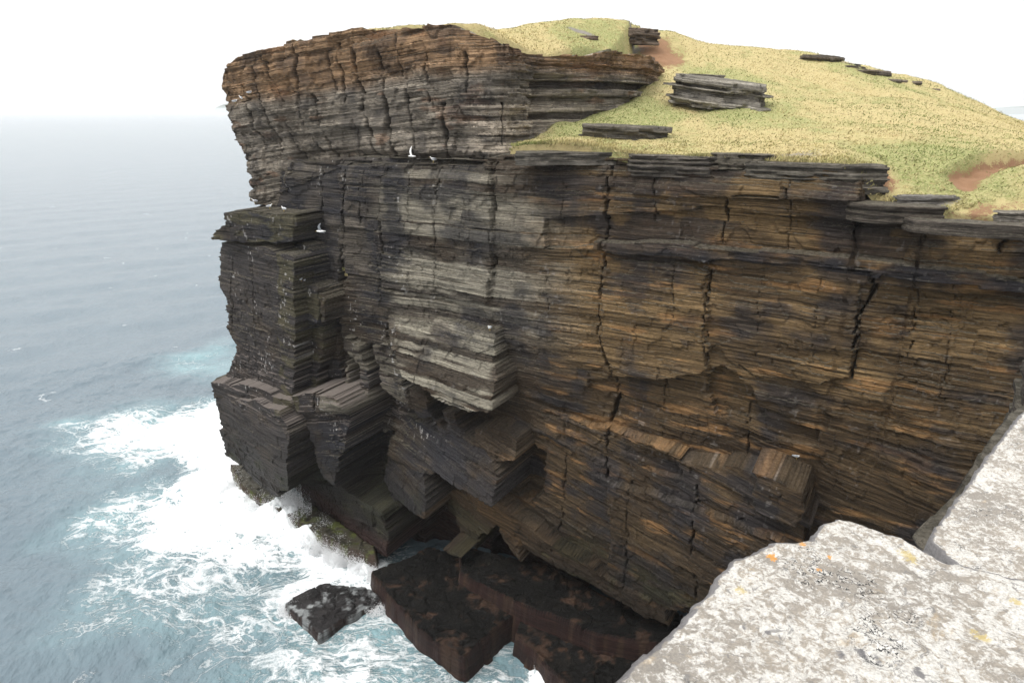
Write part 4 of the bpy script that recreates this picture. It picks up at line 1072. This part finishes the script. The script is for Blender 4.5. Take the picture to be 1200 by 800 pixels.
near_slab('rock_slab', [(1088,632),(1100,612),(1130,570),(1160,528),(1186,492),(1210,470),(1330,440),(1500,560),(1500,760),(1200,690),(1120,662)], -2.0, 0.9,
          'second pale slab with a dark left edge beyond the big spotted slab', 72)

# dark beds of the near headland below the pale slabs
o_ = layered_rock('rock_ledge', pix_outline([(1080,628),(1108,597),(1124,574),(1164,515),(1186,486),(1230,460),(1330,500),(1330,700),(1130,700)], -2.35), -5.5, -2.35,
             'dark grey rock edge under the second pale slab', 'rock ledge', None, th=(0.08, 0.2), jit=0.05, tint=(0.055, 0.05, 0.047), seed=81, res=0.04)
def near_crag():
    a = at_y(1193, 420, 9.0); b = at_y(1200, 400, 9.3)
    a[0] += 0.62; b[2] -= 0.85
    out = [(a[0], 9.0), (a[0] + .25, 8.5), (a[0] + 1.0, 8.2), (a[0] + 4, 8.6), (a[0] + 5, 11), (a[0] + 1.2, 11.2), (a[0] + .35, 10.0)]
    return layered_rock('rock_crag', out, -16, b[2], 'dark jagged rock edge at the right margin above the second pale slab', 'rock crag', None, th=(0.05, 0.14), jit=0.10, tint=(0.07, 0.06, 0.052), seed=82, res=0.05, shrink=0.0)
near_crag()
o_ = layered_rock('near_headland', [(2.6, 4.6), (4.4, 5.2), (7.5, 8), (12, 10), (22, -2), (22, -14), (-6, -14), (-2.2, -1), (-0.3, 1.2), (0.9, 2.0)], -31.5, -3.6,
             'dark layered rock of the headland the viewer stands on', 'cliff', None, th=(0.3, 0.8), jit=0.35, tint=(0.10, 0.09, 0.075), seed=83, res=0.3, shrink=0.9)
tag(o_, kind='structure')

# ------------------------------------------------------------------ sea
def sea():
    nr, nc = 1150, 1150
    t = np.linspace(0, 1, nr)
    r = 22.0 * (1 + 1.9 * t + 0) ** 1.0
    r = 22 + 75 * t[:760 - 0] / t[759] if False else None
    near = np.linspace(22, 95, 820); far = 95 * np.exp(np.linspace(0, math.log(30000 / 95), nr - 820 + 1))[1:]
    R = np.concatenate([near, far])
    th = np.concatenate([np.linspace(-110, -52, 60)[:-1], np.linspace(-52, 8, 1000), np.linspace(8, 100, 92)[1:]])
    th = np.radians(th); nc = len(th); nr = len(R)
    RR, TT = np.meshgrid(R, th, indexing='ij')
    X = RR * np.sin(TT); Y = RR * np.cos(TT)
    fade = sstep(420, 60, RR)
    def wave(L, ang, amp, ph):
        k = 2 * math.pi / L; a = math.radians(ang)
        p = k * (X * math.cos(a) + Y * math.sin(a)) + ph + 2.2 * fbm(X / (L * 2.2), Y / (L * 2.2), int(L * 7), 2)
        s_ = np.sin(p); return amp * (s_ + 0.35 * np.cos(2 * p) )
    Z = SEA + (wave(16, -48, 0.18, 0) + wave(9.3, -70, 0.09, 1) + wave(5.1, -25, 0.045, 2)) * fade
    n = fbm(X / 2.4, Y / 2.4, 1001, 4) - 0.5
    Z += (0.46 * n + 0.20 * (fbm(X / 0.8, Y / 0.8, 1002, 3) - 0.5)) * sstep(220, 50, RR)
    # foam: polygons in photo pixels dropped on the sea plane
    def P2(pts): return [tuple(at_z(u, v, SEA)[:2]) for u, v in pts]
    def soft(poly, wid):
        d = np.full(X.shape, 1e9)
        for i in range(len(poly)):
            a = np.array(poly[i]); b = np.array(poly[(i + 1) % len(poly)]); e = b - a; L2 = e @ e
            tt = np.clip(((Xw - a[0]) * e[0] + (Yw - a[1]) * e[1]) / L2, 0, 1)
            d = np.minimum(d, np.hypot(Xw - a[0] - tt * e[0], Yw - a[1] - tt * e[1]))
        ins = inpoly(Xw, Yw, poly)
        return sstep(-wid, wid * 0.6, np.where(ins, d, -d))
    Xw = X + 7 * (fbm(X / 5, Y / 5, 1011, 6) - 0.5); Yw = Y + 7 * (fbm(X / 5, Y / 5, 1012, 6) - 0.5)
    foam = np.zeros(X.shape); churn = np.zeros(X.shape)
    for pts, wd, am, ch in (
        ([(170,500),(250,470),(300,500),(330,560),(420,640),(440,680),(380,680),(330,650),(240,640),(180,610),(230,560),(200,530)], 5.0, 1.0, 1.0),
        ([(100,500),(170,480),(250,485),(250,520),(180,540),(110,530)], 6.0, 0.62, 1.0),
        ([(70,610),(130,590),(230,580),(230,640),(130,640)], 5.0, 0.52, .9),
        ([(110,690),(150,650),(240,620),(440,660),(650,800),(600,860),(260,860),(200,760)], 6.0, 0.42, .6),
        ([(300,740),(420,710),(560,760),(640,800),(600,860),(300,860)], 2.5, 0.50, .8),
        ([(590,770),(620,755),(660,800),(640,830),(600,810)], 1.0, 0.8, 1.0),
        ([(330,690),(380,670),(440,680),(450,710),(370,760),(325,720)], 1.0, 0.75, 0.9),
        ([(190,420),(262,400),(262,440),(210,440)], 4.0, 0.22, .7),
        ([(100,500),(300,470),(450,650),(660,810),(500,900),(120,760)], 9.0, 0.16, .25)):
        m = soft(P2(pts), wd); foam = np.maximum(foam, m * am); churn = np.maximum(churn, m * ch)
    caps = sstep(0.74, 0.80, fbm(X / 3.0, Y / 5.0, 1021, 4)) * sstep(600, 60, RR) * 0.3
    foam = np.maximum(foam, caps)
    foam = np.clip(foam * (0.75 + 0.5 * fbm(X / 3, Y / 3, 1031, 3)), 0, 1)
    hole = sstep(0.35, 0.2, fbm(X / 3.5, Y / 3.5, 1041, 3))
    Z += 0.9 * foam * foam * fbm(X / 1.6, Y / 1.6, 1032, 4) * sstep(100, 80, RR)
    surge = np.zeros(X.shape)
    for u, v_, rad, hh in ((262,560,2.6,1.0),(290,590,2.2,1.6),(325,606,1.5,2.3),(345,616,1.1,2.6),(365,636,1.4,1.6),(395,655,1.3,1.3),(425,672,1.1,1.0),(640,792,0.9,0.6)):
        c = at_z(u, v_, SEA)
        surge = np.maximum(surge, 0.62 * hh * np.exp(-(((X - c[0]) ** 2 + (Y - c[1]) ** 2) / rad ** 2)))
    ns_ = fbm(X / 0.9, Y / 0.9, 1061, 5)
    Z += surge * (0.40 + 0.75 * ns_) + 0.10 * np.minimum(surge, 1) * (fbm(X / 0.22, Y / 0.22, 1062, 3) - 0.5)
    foam = np.maximum(foam, np.clip(surge * 2.2, 0, 1))
    V = np.stack([X, Y, Z], -1)
    o = make_mesh('sea', V, grid_faces(nr, nc, flip=True), M_SEA, None, None, smooth=True, attrs={'foam': foam, 'churn': churn * 0.9})
    tag(o, 'grey-blue sea with white surf against the cliff', 'sea', kind='structure')
sea()

# ------------------------------------------------------------------ spray
def spray():
    """drops thrown up by the breaking wave"""
    r = np.random.default_rng(9); t = NT('spray_drops')
    t.b.inputs['Base Color'].default_value = (0.95, 0.96, 0.97, 1); t.b.inputs['Roughness'].default_value = 0.6
    V = []
    for (u, v_, n_, rad, hh) in ((330,606,16000,1.3,2.6),(345,612,26000,0.8,4.2),(352,620,14000,1.0,3.2),(310,596,16000,1.8,2.0),(285,580,12000,2.0,1.7),(262,562,10000,2.4,1.4),(372,642,16000,1.3,2.1),(398,656,14000,1.2,1.7),(425,670,12000,1.0,1.4),(444,682,6000,.8,1.1),(640,790,3000,0.7,0.8),(345,715,5000,1.0,0.7),(440,716,4000,.8,.8)):
        c = at_z(u, v_, SEA); rr = r.random(n_) ** 0.6; th_ = r.uniform(0, 2 * math.pi, n_)
        plume = 0.35 + 0.65 * vn(np.cos(th_) * 2.2 + 9, np.sin(th_) * 2.2 + u, 1101)
        lob = 0.45 + 0.9 * vn(np.cos(th_) * rr * 3 + 9, np.sin(th_) * rr * 3 + u, 1107)
        hgt = np.abs(r.normal(0, 0.42, n_)) * hh * plume * lob
        V.append(np.stack([c[0] + np.cos(th_) * rad * rr, c[1] + np.sin(th_) * rad * rr, SEA + 0.15 + hgt, np.clip(1 - hgt / (hh * 1.6), 0.3, 1)], -1))
    V = np.concatenate(V); n_ = len(V); size = r.uniform(0.008, 0.026, n_) * V[:, 3]
    T = np.array([[1, 1, 1], [-1, -1, 1], [-1, 1, -1], [1, -1, -1]], float)
    A = V[:, None, :3] + T[None] * size[:, None, None] * (1 + 0.4 * r.normal(0, 1, (n_, 4, 1)))
    f = np.array([[0, 1, 2], [0, 3, 1], [0, 2, 3], [1, 3, 2]])
    Fc = (np.arange(n_)[:, None, None] * 4 + f[None]).reshape(-1, 3)
    o = make_mesh('sea_spray', A.reshape(-1, 3), Fc, t.m)
    tag(o, 'white spray thrown up where the waves hit the cliff foot', 'spray', kind='stuff')

spray()

# ------------------------------------------------------------------ far land
def far_land(name, u0, u1, vtop, dist, label):
    n = 60; V = []; 
    for k in range(n):
        t = k / (n - 1); u = u0 + (u1 - u0) * t
        d = ray(u, 129); d = d / d[1]
        h = (vtop_f(t, vtop)) * dist / 844
        for dd, hh in ((0, SEA), (0.02, h * 0.45), (0.08, h), (0.16, h * 0.9), (0.3, SEA)):
            V.append((d[0] * dist * (1 + dd), dist * (1 + dd), hh))
    m = mat_plain('far_land', (0.11, 0.13, 0.10), 0.9, 0.4, 0.004)
    o = make_mesh(name, V, grid_faces(n, 5), m, smooth=True)
    tag(o, label, 'land', kind='structure')
def vtop_f(t, h): return h * (math.sin(math.pi * min(1, max(0, t))) ** 0.5) * (0.8 + 0.2 * math.sin(t * 9)) + 0.4
far_land('distant_land', 1150, 1420, 5.5, 5200, 'pale low land on the horizon at the right edge')
far_land('distant_headland', 251, 330, 9.0, 9000, 'faint far headland on the horizon beside the cliff')

# ------------------------------------------------------------------ gulls
M_W = mat_plain('white_plumage', (0.85, 0.85, 0.84), 0.7, 0.06, 40)
M_G = mat_plain('grey_wing', (0.42, 0.44, 0.47), 0.7, 0.15, 40)
M_B = mat_plain('black_feather', (0.03, 0.03, 0.03), 0.6)
M_Y = mat_plain('yellow_beak', (0.65, 0.45, 0.08), 0.5)

def loft(name, secs, mat, parent=None, n=12):
    """secs: list of (centre, half width vector, half height vector)"""
    V = []; 
    for c, a, b in secs:
        for k in range(n):
            t = 2 * math.pi * k / n
            V.append(np.array(c) + math.cos(t) * np.array(a) + math.sin(t) * np.array(b))
    R = len(secs)
    i = np.arange(R - 1)[:, None] * n + np.arange(n)[None]; j = np.arange(R - 1)[:, None] * n + (np.arange(n) + 1)[None] % n
    Fc = np.stack([i, j, j + n, i + n], -1).reshape(-1, 4)
    bm = bmesh.new()
    vs = [bm.verts.new(v) for v in V]
    for f in Fc: bm.faces.new([vs[q] for q in f])
    bm.faces.new([vs[q] for q in range(n)][::-1]); bm.faces.new([vs[(R - 1) * n + q] for q in range(n)])
    me = bpy.data.meshes.new(name); bm.to_mesh(me); bm.free()
    for p in me.polygons: p.use_smooth = True
    me.materials.append(mat); o = bpy.data.objects.new(name, me); scene.collection.objects.link(o)
    if parent: o.parent = parent
    return o
def sec(x, z, w, h, y=0): return ((x, y, z), (0, w, 0), (0, 0, h))
def gull_standing():
    g = empty('gull')
    loft('body', [sec(-.20,.17,.012,.010), sec(-.14,.175,.05,.04), sec(-.05,.18,.075,.068), sec(.04,.19,.075,.072), sec(.10,.215,.055,.058), sec(.125,.25,.036,.04), sec(.135,.285,.034,.036), sec(.155,.305,.033,.032), sec(.18,.305,.02,.02), sec(.19,.303,.008,.01)], M_W, g)
    for s in (1, -1):
        loft('wing', [sec(.07,.215,.012,.03,s*.055), sec(.0,.215,.018,.05,s*.07), sec(-.10,.20,.014,.04,s*.062), sec(-.20,.185,.008,.02,s*.03)], M_G, g)
        loft('leg', [((.02,s*.03,.0),(.006,0,0),(0,.006,0)), ((.01,s*.03,.07),(.006,0,0),(0,.006,0)), ((.0,s*.03,.13),(.009,0,0),(0,.009,0))], M_Y, g, 6)
        loft('eye', [sec(.165,.315,.002,.002,s*.026), sec(.168,.315,.006,.006,s*.028), sec(.172,.315,.002,.002,s*.027)], M_B, g, 6)
    loft('beak', [sec(.185,.303,.009,.011), sec(.21,.299,.006,.008), sec(.232,.29,.002,.003)], M_Y, g, 8)
    loft('wing_tip', [sec(-.18,.188,.02,.012), sec(-.23,.175,.012,.008), sec(-.27,.165,.002,.002)], M_B, g, 8)
    return g
def copy_tree(o):
    c = o.copy(); scene.collection.objects.link(c)
    for ch in list(o.children):
        d = ch.copy(); scene.collection.objects.link(d); d.parent = c
    return c
def gull_flying(up, label, loc, rz, roll, sc=1.0):
    g = empty('gull', loc, rz); tag(g, label, 'gull', 'gulls on and around the cliff')
    g.rotation_euler = (roll, 0, rz); g.scale = (sc,) * 3
    loft('body', [sec(-.22,.0,.03,.006), sec(-.13,.0,.035,.025), sec(-.04,.0,.058,.052), sec(.05,.0,.058,.055), sec(.12,.01,.036,.038), sec(.16,.015,.033,.034), sec(.19,.012,.018,.02), sec(.2,.01,.006,.008)], M_W, g)
    loft('beak', [sec(.195,.01,.008,.01), sec(.235,.0,.002,.003)], M_Y, g, 8)
    for s in (1, -1):
        u1, u2 = up
        p = [(.03, s*.04, .02), (.05, s*.22, .02 + .18*u1), (.0, s*.38, .02+.18*u1+.16*u2), (-.08, s*.52, .02+.18*u1+.34*u2)]
        ch = [.06, .055, .04, .008]
        loft('wing', [(p[k], (ch[k], 0, 0), (0, -.004*s, .008)) for k in range(4)], M_W if u1 > .5 else M_G, g, 10)
    return g
proto = gull_standing(); first = True
from mathutils.bvhtree import BVHTree
dg = bpy.context.evaluated_depsgraph_get(); dg.update()
trees = []
for o in scene.objects:
    if o.type == 'MESH' and o.name.split('.')[0] in ('lower_cliff_face', 'upper_cliff_face', 'rock_platform', 'hillside'):
        me = o.data; nv = len(me.vertices); co = np.empty(nv * 3, np.float32); me.vertices.foreach_get('co', co)
        fc = np.empty(len(me.loops), np.int32); me.loops.foreach_get('vertex_index', fc)
        if nv < 1400000:
            trees.append((BVHTree.FromPolygons((co.reshape(-1, 3) + np.array(o.location)).tolist(), fc.reshape(-1, 4).tolist()), o.name))
def hit(u, v):
    r = Vector(ray(u, v)).normalized(); best = None
    for t, nm in trees:
        h = t.ray_cast(Vector((0, 0, 0)), r)
        if h[0] and (best is None or h[3] < best[3]): best = h
    return best
def perch(u, v):
    """the first upward-facing bit of rock just below this pixel"""
    for dv in np.arange(-1, 12, 0.25):
        h = hit(u, v + dv)
        if h and abs(h[1].z) > 0.6: return h[0]
    h = hit(u, v + 2)
    return h[0] if h else Vector(at_y(u, v, 45))
spots = [(386,177,20,'gull sitting left of its mate on the ledge below the joints of the upper cliff'),
         (392,177,160,'gull sitting right of its mate on the ledge below the joints of the upper cliff'),
         (508,190,200,'lone white gull on the ledge right of the wing-raising gull'),
         (316,246,10,'left gull of the two on the mossy top of the left buttress'),
         (333,249,150,'right gull of the two on the mossy top of the left buttress'),
         (299,239,190,'gull on the step at the seaward end above the left buttress'),
         (353,331,80,'left gull of the close pair on the side step of the left buttress'),
         (357,332,100,'right gull of the close pair on the side step of the left buttress'),
         (574,388,240,'single gull on top of the pale protruding block in the middle of the cliff'),
         (933,537,330,'single gull on the greenish shelf at the lower right'),
         (276,117,30,'leftmost gull near the seaward tip of the upper cliff'),
         (284,119,180,'middle gull of the three near the seaward tip of the upper cliff'),
         (293,113,20,'rightmost gull of the three near the seaward tip of the upper cliff')]
for i, (u, v, rz, lab) in enumerate(spots):
    g = proto if i == 0 else copy_tree(proto)
    p = perch(u, v)
    g.location = p + Vector((0, 0, -0.005)); g.rotation_euler = (0, 0, math.radians(rz))
    g.scale = (1.05,) * 3
    tag(g, lab, 'gull', 'gulls on and around the cliff')
p = perch(483, 186)
gull_flying((0.8, 0.45), 'gull lifting its wings as it lands on the ledge of the upper cliff', p + Vector((0, -0.1, 0.12)), math.radians(200), math.radians(-30))
gull_flying((0.5, 0.1), 'white gull flying in front of the dark wall between the left buttress and the crack', Vector(at_y(376, 271, 38.5)), math.radians(185), math.radians(35), 1.25)

# ------------------------------------------------------------------ sea haze
def haze():
    bm = bmesh.new(); bmesh.ops.create_cube(bm, size=1.0)
    me = bpy.data.meshes.new('haze'); bm.to_mesh(me); bm.free()
    o = bpy.data.objects.new('haze', me); scene.collection.objects.link(o)
    zt, zb = 14.0, -33.0
    o.scale = (64000, 64000, zt - zb); o.location = (0, 0, (zt + zb) / 2)
    m = bpy.data.materials.new('haze'); m.use_nodes = True; m.node_tree.nodes.clear()
    out = m.node_tree.nodes.new('ShaderNodeOutputMaterial'); v = m.node_tree.nodes.new('ShaderNodeVolumePrincipled')
    v.inputs['Color'].default_value = (0.97, 0.99, 1.0, 1); v.inputs['Density'].default_value = HAZE_DENSITY
    m.node_tree.links.new(v.outputs[0], out.inputs['Volume']); me.materials.append(m)
    tag(o, None, None, None, 'stuff')
HAZE_DENSITY = 0.00016
haze()
